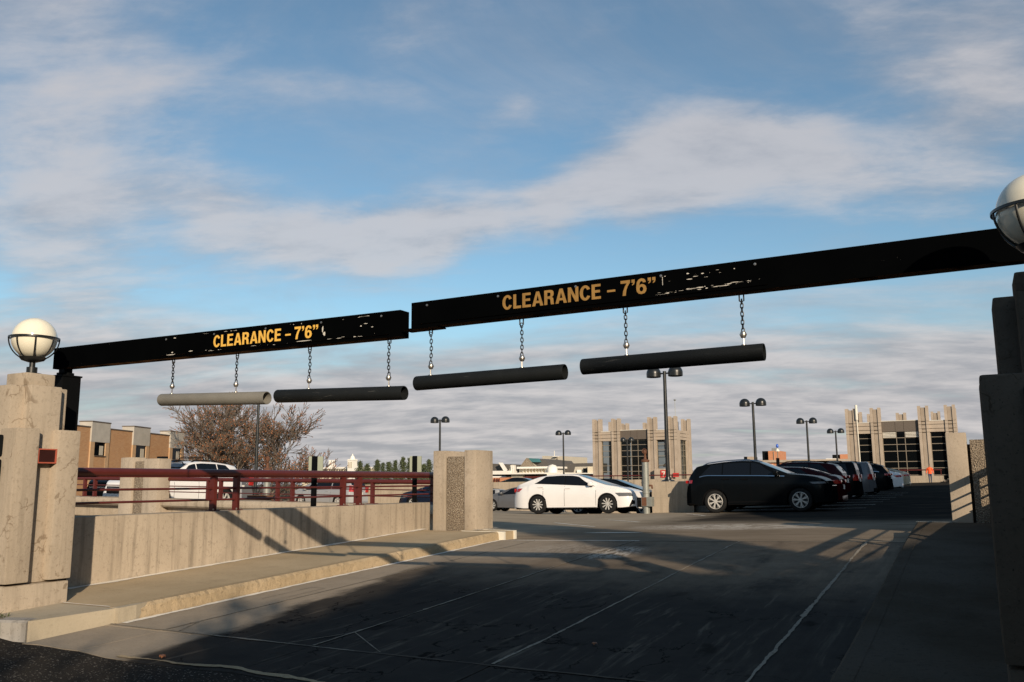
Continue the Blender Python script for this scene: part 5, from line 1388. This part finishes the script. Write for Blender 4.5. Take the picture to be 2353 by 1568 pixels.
# ------------------------------------------------------------------ cars
def interp(tab, x):
    if x <= tab[0][0]: return tab[0][1]
    for (a, za), (b, zb) in zip(tab, tab[1:]):
        if x <= b: return za + (zb - za) * (x - a) / (b - a)
    return tab[-1][1]
def smooth_tab(tab, L, n=160, it=3):
    xs_ = [-L / 2 + L * i / n for i in range(n + 1)]; zs_ = [interp(tab, x) for x in xs_]
    for _ in range(it):
        zs_ = [zs_[0]] + [(zs_[i - 1] + 2 * zs_[i] + zs_[i + 1]) / 4 for i in range(1, n)] + [zs_[-1]]
    return list(zip(xs_, zs_))
WH = {}
def wheel_meshes(r, style):
    key = (r, style)
    if key in WH: return WH[key]
    w_ = 0.215; h = w_ / 2
    ty = MB(); ty.lathe([(r * .66, -h * .9), (r * .80, -h), (r * .93, -h * .97), (r * .985, -h * .80), (r, -h * .45), (r, h * .45), (r * .985, h * .80), (r * .93, h * .97), (r * .80, h), (r * .66, h * .9)], axis='Y', n=32)
    tyre = ty.mesh('tyre', 'tyre', smooth=50)
    ri = MB(); ri.lathe([(r * .67, -h * .92), (r * .64, -h * .96), (r * .62, -h * .86), (r * .62, h * .9)], axis='Y', n=32); rim = ri.mesh('rim', 'rim' if style != 'dark' else 'rim_dark', smooth=40)
    ba = MB(); ba.lathe([(0, -h * .30), (r * .62, -h * .30)], axis='Y', n=24); back = ba.mesh('wheel', 'rim_dark')
    sp = MB()
    n = 10 if style != 'y' else 7
    for k_ in range(n):
        a = 2 * math.pi * k_ / n
        def q(rad, off, y): return (rad * math.cos(a) - off * math.sin(a), y, rad * math.sin(a) + off * math.cos(a))
        wi, wo = (0.012, 0.017) if style != 'y' else (0.018, 0.014)
        y0, y1 = -h * .80, -h * .60
        sp.add([q(r * .10, -wi, y0), q(r * .64, -wo, y0 - .01), q(r * .64, wo, y0 - .01), q(r * .10, wi, y0), q(r * .10, -wi * 1.4, y1), q(r * .64, -wo * 1.5, y1), q(r * .64, wo * 1.5, y1), q(r * .10, wi * 1.4, y1)],
               [(0, 1, 2, 3), (0, 4, 5, 1), (2, 6, 7, 3)])
        if style == 'y':
            for s_ in (-1, 1):
                def q2(rad, off): return (rad * math.cos(a + s_ * off) , y0, rad * math.sin(a + s_ * off))
                sp.add([q2(r * .30, .02), q2(r * .64, .24), q2(r * .64, .30), q2(r * .30, .09)], [(0, 1, 2, 3)])
    sp.lathe([(0, -h * .86), (r * .13, -h * .84), (r * .15, -h * .7)], axis='Y', n=14)
    spk = sp.mesh('spokes', 'rim', smooth=30)
    WH[key] = (back, tyre, rim, spk)
    return WH[key]

def make_car(name, label, spec, loc, rz, paint, group=None, extra=()):
    L, W, H = spec['L'], spec['W'], spec['H']
    top = smooth_tab(spec['top'], L); belt = smooth_tab(spec['belt'], L, it=6)
    sill = spec['sill']; wr = spec['wr']; wxs = spec['wx']; ar = wr + 0.055
    def hwf(x):
        e = max(0.0, abs(x) - (L / 2 - 0.55)) / 0.55
        return W / 2 * (1 - spec.get('taper', 0.24) * e ** 2.4)
    def z0f(x):
        e = max(0.0, abs(x) - (L / 2 - 0.45)) / 0.45
        z = sill + 0.05 * e
        for wx in wxs:
            d = abs(x - wx)
            if d < ar: z = max(z, wr * 0.98 + math.sqrt(ar * ar - d * d) - 0.0)
        return z
    def section(x):
        zt = interp(top, x); zb = min(interp(belt, x), zt - 0.012); z0 = z0f(x); hw = hwf(x)
        zb = max(zb, z0 + 0.06); zt = max(zt, zb + 0.01)
        gh = zt - zb; hb = zb - z0; zs = sill
        base = zb - sill
        f = lambda z: (z - sill) / max(base, .01)
        def yy(z):   # body side fullness
            q = max(0, min(1, f(z)))
            return hw * (0.955 + 0.045 * math.sin(math.pi * (0.15 + 0.75 * q)) - 0.025 * max(0, q - .8) / .2)
        P = [(0, sill - 0.02), (hw * .78, sill - 0.02), (yy(z0) - .02, z0)]
        for q in (0.02, 0.25, 0.5, 0.72, 0.9): z = z0 + hb * q; P.append((yy(z), z))
        yb = yy(zb) - 0.015
        P.append((yb, zb))
        yt = yb - min(gh, 0.6) * spec.get('tumble', 0.42)
        P += [(yb - 0.012, zb + gh * 0.04), (yt + 0.0, zb + gh * .86), (yt - 0.055, zb + gh * .955), (yt * .55, zt - 0.004 - 0.02 * min(1, gh)), (0, zt)]
        return P
    xs_ = set(-L / 2 + L * i / 72 for i in range(73))
    for wx in wxs:
        for k_ in range(17): xs_.add(wx - ar + 2 * ar * k_ / 16)
    xs_ |= {-L / 2 + .02, -L / 2 + .05, L / 2 - .02, L / 2 - .05}
    xs_ = sorted(xs_)
    secs = [section(x) for x in xs_]; n = len(secs[0])
    t = thing(name, label, spec['cat'], loc, rz, group)
    body = MB(); und = MB()
    for s_ in (1, -1):
        o = len(body.v)
        for x, sec in zip(xs_, secs): body.v += [(x, s_ * y, z) for y, z in sec]
        for i in range(len(xs_) - 1):
            for j in range(2, n - 1): body.f.append((o + i * n + j, o + (i + 1) * n + j, o + (i + 1) * n + j + 1, o + i * n + j + 1))
        for i in (0, len(xs_) - 1): body.f.append(tuple(o + i * n + j for j in range(n)))
        o = len(und.v)
        for x, sec in zip(xs_, secs): und.v += [(x, s_ * y, z) for y, z in sec[:3]]
        for i in range(len(xs_) - 1):
            for j in range(2): und.f.append((o + i * 3 + j, o + (i + 1) * 3 + j, o + (i + 1) * 3 + j + 1, o + i * 3 + j + 1))
    me = body.mesh('body', paint)
    bm = bmesh.new(); bm.from_mesh(me); bmesh.ops.remove_doubles(bm, verts=bm.verts[:], dist=0.0005); bmesh.ops.recalc_face_normals(bm, faces=bm.faces[:]); bm.to_mesh(me); bm.free()
    me.polygons.foreach_set('use_smooth', [True] * len(me.polygons)); me.set_sharp_from_angle(angle=R(42))
    me.materials.append(MATS[paint + '_bumper'])
    for p in me.polygons:
        if abs(p.normal.x) > 0.5 and p.center.z < 0.95 and abs(p.center.x) > L / 2 - 0.5: p.material_index = 1
    link('body', me, t)
    und.obj('underbody', 'trim_black', t)
    def side_y(x, z):     # outer surface at height z
        sec = section(x)[2:12]
        for (ya, za), (yb, zb) in zip(sec, sec[1:]):
            if za <= z <= zb and zb > za: return ya + (yb - ya) * (z - za) / (zb - za)
        return sec[0][0] if z < sec[0][1] else sec[-1][0]
    def patch(name_, mat, x0a, x1a, z0a, x0b, x1b, z1a, s_, off=0.006, parent=None, nu=10, nv=5, zrel=False):
        """side patch; bottom edge x0a..x1a at z0a, top edge x0b..x1b at z1a (z may be functions of x)"""
        m = MB()
        def fn(u, v):
            xa = x0a + (x1a - x0a) * u; xb = x0b + (x1b - x0b) * u; x = xa + (xb - xa) * v
            za = z0a(x) if callable(z0a) else z0a; zb_ = z1a(x) if callable(z1a) else z1a
            z = za + (zb_ - za) * v
            return (x, s_ * (side_y(x, z) + off), z)
        m.grid(fn, nu, nv)
        return m.obj(name_, mat, parent or t, smooth=60)
    zbelt = lambda x: min(interp(belt, x), interp(top, x) - .012)
    zlo = lambda x: zbelt(x) + 0.03
    zhi = lambda x: zbelt(x) + (interp(top, x) - zbelt(x)) * 0.84
    for s_ in (1, -1):
        for (a0, a1, b0, b1) in spec['win']:
            patch('side_window', 'glass_car', a0, a1, zlo, b0, b1, zhi, s_, 0.005, nu=12)
        if spec.get('chrome'):
            for (a0, a1, b0, b1) in (spec['winline'],):
                patch('window_trim', 'chrome', a0, a1, lambda x: zbelt(x) + 0.012, a0, a1, lambda x: zbelt(x) + 0.032, s_, 0.008, nu=20, nv=1)
        for x in spec['doors']:
            patch('door_gap', 'trim_black', x - .006, x + .006, sill + .08, x - .006, x + .006, lambda q: zbelt(q) - .02, s_, 0.0025, nu=1, nv=6)
        patch('sill_trim', 'trim_black', wxs[0] + ar, wxs[1] - ar, sill - .01, wxs[0] + ar, wxs[1] - ar, sill + spec.get('clad', 0.03), s_, 0.006, nu=8, nv=1)
        for x in spec['handles']:
            y = side_y(x, zbelt(x) - .09); m = MB(); m.box(x - .10, x + .10, s_ * y - .012, s_ * y + s_ * .03 + .0, zbelt(x) - .105, zbelt(x) - .075, 0.006); m.obj('door_handle', paint if not spec.get('chrome') else 'trim_black', t, smooth=50)
        hz = spec['head']; patch('headlight', 'lens', *hz, s_, 0.007, nu=8, nv=3)
        tz = spec['tail']; patch('tail_light', 'tail_red', *tz, s_, 0.007, nu=8, nv=3)
        if 'nose' in spec: patch('bumper_grille', 'trim_black', *spec['nose'], s_, 0.006, nu=5, nv=3)
        if 'bpillar' in spec: patch('pillar_trim', 'trim_black', spec['bpillar'][0], spec['bpillar'][1], zlo, spec['bpillar'][0], spec['bpillar'][1], zhi, s_, 0.004, nu=1, nv=5)
        mx = spec['mirror']; yb = side_y(mx, zbelt(mx) + .05)
        m = MB(); m.box(mx - .07, mx + .09, s_ * (yb + .10) - .11, s_ * (yb + .10) + .11, zbelt(mx) + .03, zbelt(mx) + .19, 0.045); m.obj('wing_mirror', paint, t, smooth=60)
        m = MB(); m.box(mx - .03, mx + .05, min(s_ * (yb - .02), s_ * (yb + .08)), max(s_ * (yb - .02), s_ * (yb + .08)), zbelt(mx) + .0, zbelt(mx) + .05); m.obj('mirror_arm', 'trim_black', t)
        for wx in wxs:
            bk_, ty_, ri_, sp_ = wheel_meshes(wr, spec['rim'])
            wo = link('wheel', bk_, t, (wx, s_ * (W / 2 - 0.135), wr))
            if s_ > 0: wo.rotation_euler.z = math.pi
            link('tyre', ty_, wo); link('rim', ri_, wo); so_ = link('spokes', sp_, wo); so_.rotation_euler.y = random.uniform(0, 1)
    # front and rear screens over the roof loft
    def screen(name_, xa, xb, edge):
        m = MB()
        def fn(u, v):
            x = xa + (xb - xa) * u; sec = section(x); ymax = sec[10][0] - edge; y = ymax * (2 * v - 1); ay = abs(y)
            q = sec[9:14]; q = sorted([(p[0], p[1]) for p in q]); z = interp(q, ay)
            return (x + (0.004 if xa > 0 else -.004), y, z + 0.008)
        m.grid(fn, 8, 10); return m.obj(name_, 'glass_car', t, smooth=60)
    screen('windscreen', spec['ws'][0], spec['ws'][1], 0.035)
    screen('rear_window', spec['rw'][0], spec['rw'][1], 0.06)
    # nose and tail
    xf = L / 2; hf = hwf(xf)
    g0, g1 = spec['grille']
    m = MB(); m.box(xf - .03, xf + .012, -hf * .72, hf * .72, g0, g1, 0.01); gr = m.obj('grille', 'trim_black', t)
    for k_ in range(3): m = MB(); z = g0 + (g1 - g0) * (k_ + 1) / 4; m.box(xf + .010, xf + .018, -hf * .66, hf * .66, z - .008, z + .008); m.obj('grille_bar', 'chrome' if k_ == 2 else 'trim_black', gr)
    xr = -L / 2; hr = hwf(xr)
    for s_ in (1, -1):
        a, b = sorted((s_ * hr * .62, s_ * hr * .99)); m = MB(); m.box(xr - .012, xr + .05, a, b, tz[2] if not callable(tz[2]) else tz[2](xr), tz[5] if not callable(tz[5]) else tz[5](xr), 0.01); m.obj('tail_light', 'tail_red', t, smooth=40)
    m = MB(); m.box(xr - .016, xr + .02, -.16, .16, spec['plate'], spec['plate'] + .16); m.obj('number_plate', 'plate', t)
    m = MB(); m.box(xr - .02, xr + .12, -hr * .97, hr * .97, sill + .0, sill + .20, 0.03); m.obj('rear_bumper', 'trim_black' if spec.get('clad', 0) > .06 else paint, t, smooth=50)
    if spec.get('rails'):
        for s_ in (1, -1):
            xa, xb = spec['rails']; pts = [(xa + (xb - xa) * i / 10, s_ * (section(xa + (xb - xa) * i / 10)[11][0] - .04), interp(top, xa + (xb - xa) * i / 10) + (0.02 if 0 < i < 10 else -.02)) for i in range(11)]
            m = MB(); m.tube(pts, 0.018, 6); m.obj('roof_rail', spec.get('railmat', 'trim_black'), t, smooth=60)
    if 'rack' in extra:
        for x in (-.55, .35):
            m = MB(); z = interp(top, x) + .11; yw = section(x)[11][0]; m.tube([(x, -yw, z - .1), (x, -yw + .08, z), (x, yw - .08, z), (x, yw, z - .1)], 0.022, 6); m.obj('roof_bar', 'trim_black', t, smooth=50)
    return t

SEDAN = dict(cat='car', L=4.85, W=1.82, H=1.47, wr=0.34, wx=(-1.36, 1.43), sill=0.20, rim='dark',
    top=[(-2.43, .80), (-2.40, .98), (-2.30, 1.08), (-2.1, 1.13), (-1.81, 1.24), (-1.38, 1.38), (-1.0, 1.445), (-.46, 1.475), (.0, 1.46), (.2, 1.425), (.35, 1.375), (1.38, 1.02), (1.8, .95), (2.15, .85), (2.3, .77), (2.40, .66), (2.43, .54)],
    belt=[(-2.43, .76), (-2.25, .99), (-1.6, 1.09), (-.5, 1.03), (.64, .965), (1.3, .92), (1.9, .84), (2.25, .73), (2.43, .5)],
    win=[(-.24, .97, -.24, .28), (-1.52, -.27, -1.10, -.27)], winline=(-1.5, 1.1, 0, 0), doors=(-.25, 1.0, -1.12), handles=(-.10, -1.22), bpillar=(-.28, -.23),
    head=(1.90, 2.37, .60, 1.74, 2.28, .725), tail=(-2.41, -2.14, .82, -2.40, -1.98, .95), mirror=.80, ws=(.22, 1.34), rw=(-2.06, -1.10), grille=(.22, .56), plate=.62, tumble=.42, nose=(2.24, 2.42, .24, 2.36, 2.42, .54))
SUV = dict(cat='car', L=4.62, W=1.86, H=1.68, wr=0.37, wx=(-1.31, 1.39), sill=0.26, rim='y', clad=0.10, chrome=True,
    top=[(-2.31, .70), (-2.29, 1.0), (-2.22, 1.15), (-1.98, 1.46), (-1.97, 1.525), (-1.6, 1.60), (-1.0, 1.665), (-.4, 1.685), (.0, 1.655), (.15, 1.61), (1.06, 1.20), (1.5, 1.155), (1.9, 1.09), (2.12, 1.00), (2.25, .88), (2.29, .75), (2.31, .6)],
    belt=[(-2.31, .68), (-2.24, 1.05), (-1.6, 1.20), (.2, 1.14), (1.0, 1.10), (1.8, 1.02), (2.15, .88), (2.31, .55)],
    win=[(-.10, .86, -.10, .20), (-1.02, -.14, -1.0, -.14), (-1.80, -1.06, -1.42, -1.04)], winline=(-1.80, .95, 0, 0), doors=(-.12, .90, -1.04), handles=(-.30, -.92),
    head=(1.80, 2.24, .86, 1.70, 2.20, .92), tail=(-2.28, -2.06, .98, -2.25, -2.04, 1.08), mirror=.70, ws=(.17, 1.03), rw=(-2.20, -2.0), grille=(.62, .84), plate=.80, tumble=.34, rails=(-1.7, .0), railmat='chrome')
VAN = dict(cat='van', L=5.15, W=1.98, H=1.74, wr=0.345, wx=(-1.5, 1.5), sill=0.22, rim='y',
    top=[(-2.57, .75), (-2.54, 1.05), (-2.42, 1.25), (-2.2, 1.62), (-2.1, 1.69), (-1.2, 1.74), (0, 1.73), (.7, 1.64), (1.65, 1.16), (2.0, 1.05), (2.35, .92), (2.52, .76), (2.57, .58)],
    belt=[(-2.57, .72), (-2.4, 1.0), (-1.6, 1.08), (.8, 1.0), (1.6, .97), (2.2, .84), (2.57, .54)],
    win=[(.45, 1.35, .45, .72), (-.85, .37, -.85, .37), (-2.1, -.93, -1.95, -.93)], winline=(-2.1, 1.3, 0, 0), doors=(.41, 1.4, -.9), handles=(.2, -.6),
    head=(2.0, 2.5, .68, 1.95, 2.42, .82), tail=(-2.52, -2.30, .95, -2.42, -2.22, 1.35), mirror=1.2, ws=(.75, 1.6), rw=(-2.40, -2.22), grille=(.4, .62), plate=.78, tumble=.30)
BOXY = dict(SUV); BOXY.update(L=4.23, W=1.80, wx=(-1.22, 1.35), wr=.34, clad=.12, chrome=False, rails=(-1.5, .3), railmat='trim_black',
    top=[(-2.115, .75), (-2.10, 1.05), (-2.05, 1.20), (-1.97, 1.58), (-1.92, 1.66), (-.6, 1.69), (.2, 1.67), (.45, 1.62), (1.05, 1.20), (1.6, 1.12), (1.95, 1.04), (2.07, .9), (2.115, .6)],
    belt=[(-2.115, .7), (-2.05, 1.05), (.6, 1.02), (1.2, 1.0), (1.85, .95), (2.115, .55)], win=[(.10, .85, .10, .42), (-.9, .02, -.9, .02), (-1.75, -.98, -1.65, -.98)], doors=(.06, .95, -.94), handles=(-.14, -.8), winline=(-1.75, .9, 0, 0),
    head=(1.75, 2.06, .84, 1.72, 2.03, .98), tail=(-2.09, -1.92, .85, -2.06, -1.92, 1.10), mirror=.8, ws=(.48, 1.02), rw=(-2.03, -1.955))
def car_at(name, label, spec, X, Y, paint, heading, group=None, right=None, extra=(), dz=0.0):
    """heading: direction of travel in world degrees, 0 = +X"""
    h = R(heading); fx, fy = math.cos(h), math.sin(h)
    z = z_deck(X, Y, right)
    o = make_car(name, label, spec, (X, Y, z + dz), h, paint, group, extra)
    zf = z_deck(X + fx * 1.4, Y + fy * 1.4, right); zr_ = z_deck(X - fx * 1.4, Y - fy * 1.4, right)
    zl = z_deck(X - fy * .8, Y + fx * .8, right); zr2 = z_deck(X + fy * .8, Y - fx * .8, right)
    pitch = math.atan2(zf - zr_, 2.8); rl = math.atan2(zl - zr2, 1.6)
    o.rotation_euler = (rl, -pitch, h)
    o.location.z = (zf + zr_) / 2 + dz + 0.004
    return o
car_at('parked_car', 'white saloon parked side on in front of the lower bay', SEDAN, -13.27, 30.60, 'car_white', 0, right=False)
car_at('parked_car', 'black sport utility car parked side on against the median', SUV, -6.36, 29.70, 'car_black', 0, right=True)
SED2 = dict(SEDAN); SED2['rim'] = 'y'
car_at('parked_car', 'black saloon with its nose showing behind the white saloon', SED2, -13.0, 33.7, 'car_black', 0, right=False)
car_at('parked_car', 'dark blue saloon two bays behind the white saloon, only roof showing', SED2, -14.3, 37.2, 'car_navy', 0, right=False)
car_at('parked_car', 'grey saloon glimpsed low between the silver boxy car and white saloon', SED2, -24.6, 47.5, 'car_grey', 180, right=False)
car_at('parked_car', 'silver boxy car with its tail towards the white saloon', BOXY, -35.1, 61.0, 'car_silver', 180, right=False)
car_at('parked_car', 'black car nose beside the silver boxy car at the slab pillar edge', BOXY, -34.6, 56.0, 'car_black', 0, right=False)
car_at('parked_car', 'silver minivan with red tail lights behind the left railing', VAN, -37.2, 45.0, 'car_silver', 180, right=False)
car_at('parked_car', 'dark blue car low behind the railing beside the slab pillar', SED2, -25.6, 40.5, 'car_navy', 180, right=False)
SUV3 = dict(SUV); SUV3.update(chrome=False, railmat='trim_black')
car_at('parked_car', 'white sport utility car with black roof bars behind the left railing', SUV3, -24.0, 21.1, 'car_white', -90, right=False, extra=('rack',))
car_at('parked_car', 'blue grey car behind the roof of the white sport utility car', VAN, -33.5, 31.0, 'car_grey', 180, right=False)
car_at('parked_car', 'black sport utility car facing the low parapet beside the globe pillar', SUV, -25.95, 21.9, 'car_black', -90, right=False)
car_at('parked_car', 'dark green saloon on the upper deck beyond the far parapet', SED2, -43.7, 83.6, 'car_green', 180, right=False, dz=2.0)
RW = 'cars parked tail out along the median'
SUV2 = dict(SUV); SUV2['railmat'] = 'trim_black'
car_at('parked_car', 'maroon saloon parked next behind the black sport utility car', SED2, -6.60, 33.0, 'car_maroon', 180, right=True)
car_at('parked_car', 'maroon sport utility car with black roof rails in the row along the median', SUV2, -6.75, 36.4, 'car_maroon', 180, right=True)
car_at('parked_car', 'dark grey car between the maroon and silver cars in the row', BOXY, -6.5, 40.0, 'car_black', 180, right=True)
car_at('parked_car', 'silver hatchback with red tail lights in the row along the median', BOXY, -6.3, 43.6, 'car_grey', 180, right=True)
car_at('parked_car', 'large black sport utility car beside the silver hatchback in the row', SUV2, -6.35, 51.0, 'car_black', 180, right=True)
car_at('parked_car', 'white saloon tail beyond the large black car in the row', SED2, -6.6, 60.5, 'car_white', 180, right=True)
car_at('parked_car', 'pale gold saloon with a wide red tail light at the end of the row', SED2, -6.7, 69.0, 'car_gold', 180, right=True)

# ------------------------------------------------------------------ walking person
def person(X, Y):
    z0 = z_deck(X, Y, True)
    t = thing('person', 'person in an orange jacket and jeans walking across the far deck', 'person', (X, Y, z0))
    bm_me = bpy.data.meshes.new('body')
    J = dict(pel=(0, 0, .93), ch=(0, .0, 1.25), nk=(0, .01, 1.46), hd=(0, -.02, 1.56), tp=(0, -.01, 1.70),
             ls=(-.19, 0, 1.39), le=(-.27, .06, 1.12), lw=(-.30, -.03, .90), lh=(-.30, -.07, .81), rs=(.19, 0, 1.39), re=(.27, .05, 1.12), rw=(.28, -.06, .91), rh=(.28, -.10, .82),
             lp=(-.09, 0, .88), lkn=(-.10, -.10, .50), lan=(-.09, -.12, .09), lt=(-.09, -.30, .04), rp=(.09, 0, .88), rkn=(.09, .02, .50), ran=(.08, .18, .12), rt=(.08, .02, .04))
    rad = dict(pel=.15, ch=.165, nk=.06, hd=.095, tp=.07, ls=.085, le=.055, lw=.04, lh=.04, rs=.085, re=.055, rw=.04, rh=.04, lp=.105, lkn=.065, lan=.045, lt=.035, rp=.105, rkn=.065, ran=.045, rt=.035)
    E_ = [('pel', 'ch'), ('ch', 'nk'), ('nk', 'hd'), ('hd', 'tp'), ('ch', 'ls'), ('ls', 'le'), ('le', 'lw'), ('lw', 'lh'), ('ch', 'rs'), ('rs', 're'), ('re', 'rw'), ('rw', 'rh'), ('pel', 'lp'), ('lp', 'lkn'), ('lkn', 'lan'), ('lan', 'lt'), ('pel', 'rp'), ('rp', 'rkn'), ('rkn', 'ran'), ('ran', 'rt')]
    ks = list(J); bm_me.from_pydata([J[k_] for k_ in ks], [(ks.index(a), ks.index(b)) for a, b in E_], [])
    ob = bpy.data.objects.new('body', bm_me); COL.objects.link(ob)
    sk = ob.modifiers.new('skin', 'SKIN')
    for i, k_ in enumerate(ks): bm_me.skin_vertices[0].data[i].radius = (rad[k_], rad[k_] * (.72 if k_ in ('ch', 'pel') else 1)); bm_me.skin_vertices[0].data[i].use_root = (k_ == 'pel')
    ob.modifiers.new('sub', 'SUBSURF').levels = 1
    dg = bpy.context.evaluated_depsgraph_get(); me = bpy.data.meshes.new_from_object(ob.evaluated_get(dg)); bpy.data.objects.remove(ob)
    me.name = 'body'
    me.materials.clear()
    for q in ('jeans', 'jacket', 'skin', 'hair'): me.materials.append(MATS[q])
    for p in me.polygons:
        c = p.center; p.use_smooth = True
        i = 0
        if c.z > .88 and (abs(c.x) < .24 or c.z > .93): i = 1
        if c.z > 1.47 or (c.z < .92 and abs(c.x) > .22): i = 2
        if c.z > 1.60 or (c.z > 1.50 and c.y > .02): i = 3
        if c.z < .09: i = 3
        p.material_index = i
    o = link('body', me, t)
    m = MB(); m.lathe([(.165, .84), (.175, .92), (.16, 1.1), (.18, 1.28), (.15, 1.39), (.075, 1.465)], n=16); m.v = [(x, y * .66, z) for x, y, z in m.v]; m.obj('jacket', 'jacket', t, smooth=60)
    t.rotation_euler.z = 0.1
    return t
person(-3.95, 92.0)
# heap of stones by the tower
m = MB()
for i in range(120):
    u_ = random.random(); X = -2.9 + 1.6 * u_; h = 0.75 * (u_ ** .8) * random.random(); s_ = random.uniform(.05, .14)
    vs = [(X + random.gauss(0, s_), 94.2 + random.gauss(0, .35) , z_deck(X, 94, True) + h + random.gauss(0, s_) * .6) for _ in range(5)]
    m.add(vs, [(0, 1, 2), (0, 2, 3), (0, 3, 4), (1, 2, 4), (1, 3, 4), (0, 1, 4)])
m.obj('stone_heap', 'gravel', kind='stuff', label='small heap of pale stones at the foot of the slab pillar', cat='stones')

# ------------------------------------------------------------------ unseen shade casters right of the drive: building shaped for its shadow, and trees
sil = [(-60, 8.8), (-30, 9.0), (-14, 9.05), (-10.2, 9.55), (-8.5, 10.05), (-6.0, 8.8), (-4.7, 8.05), (-3.2, 7.6), (-1.0, 7.3), (1.2, 7.1), (2.4, 6.85), (5.35, 6.85), (5.4, 8.6), (8.5, 9.7), (11.2, 10.2), (11.6, 12.6), (52, 12.9), (52, -4.6), (-60, -4.6)]
nb = thing('shade_building', 'long unseen brick building with a roofline shaped to shade the drive', 'building', (14, 0, -4.6))
m = MB(); m.prism(sil, 'X', 12.0, 30.0); wobj(m, 'wall', 'brick_tan', nb)
for i in range(14):
    for z in (1.6, 4.8):
        Y = -50 + i * 7.2
        m = MB(); m.box(11.93, 12.03, Y, Y + 1.8, z, z + 1.7); wn = wobj(m, 'window', 'glass_dark', nb)
        m = MB(); m.box(11.86, 12.06, Y - .1, Y + 1.9, z - .14, z - .002); m.obj('sill', 'conc_tower', wn)
branch_tree('tall leafless street tree at the roadside behind the right pillar', (7.6, -9.4, 0.1), 10.6, 1.2, 91, 1, maxd=6, rad=0.2, trunk_h=0.26)
def column_tree(label, base, H, z0, rad, seed):
    rg = random.Random(seed); t = thing('evergreen_tree', label, 'tree', base)
    m = MB(); m.tube([(0, 0, 0), (0, 0, H * .95)], [0.16, 0.04], 8); m.obj('trunk', 'bark', t)
    c = MB()
    for i in range(5200):
        z = rg.uniform(z0, H); q = (z - z0) / (H - z0); r_ = rad * math.sqrt(max(0, math.sin(math.pi * min(1, q * .8 + .2)))) * rg.random() ** .5; a = rg.uniform(0, 6.28)
        p = Vector((math.cos(a) * r_, math.sin(a) * r_, z)); u_ = Vector((rg.gauss(0, 1), rg.gauss(0, 1), rg.gauss(0, 1))).normalized() * .09; v_ = u_.orthogonal() * .5
        c.add([p - u_ - v_, p + u_, p - u_ + v_], [(0, 1, 2)])
    c.obj('crown', 'pine', t)
column_tree('narrow evergreen tree standing in front of the unseen brick building', (9.0, 0.38, 0.1), 11.2, 6.0, 1.15, 8)

# unseen terrace added across the street to dim the low sky light
for i, (xa, xb, hh, mt) in enumerate(((-46, -24, 10.5, 'brick_red'), (-23.6, -4, 12.0, 'brick_tan'), (-3.6, 10, 11.0, 'brick_pale'))):
    t = thing('sky_block_house', ('red brick', 'tall tan brick', 'pale brick')[i] + ' house added unseen across the street to dim the low sky light', 'building', ((xa + xb) / 2, -27, 0))
    m = MB(); m.box(xa, xb, -40, -27, -0.5, hh); wobj(m, 'wall', mt, t)
    m = MB(); m.box(xa - .2, xb + .2, -40.2, -26.8, hh, hh + .3); wobj(m, 'cornice', 'conc_tower_dark', t)
    for fl in range(3):
        n = int((xb - xa) / 3.2)
        for k_ in range(n):
            x = xa + 1.2 + k_ * 3.2; z = 1.2 + fl * 3.2
            m = MB(); m.box(x, x + 1.3, -27.06, -26.97, z, z + 1.8); wobj(m, 'window', 'glass_dark', t)
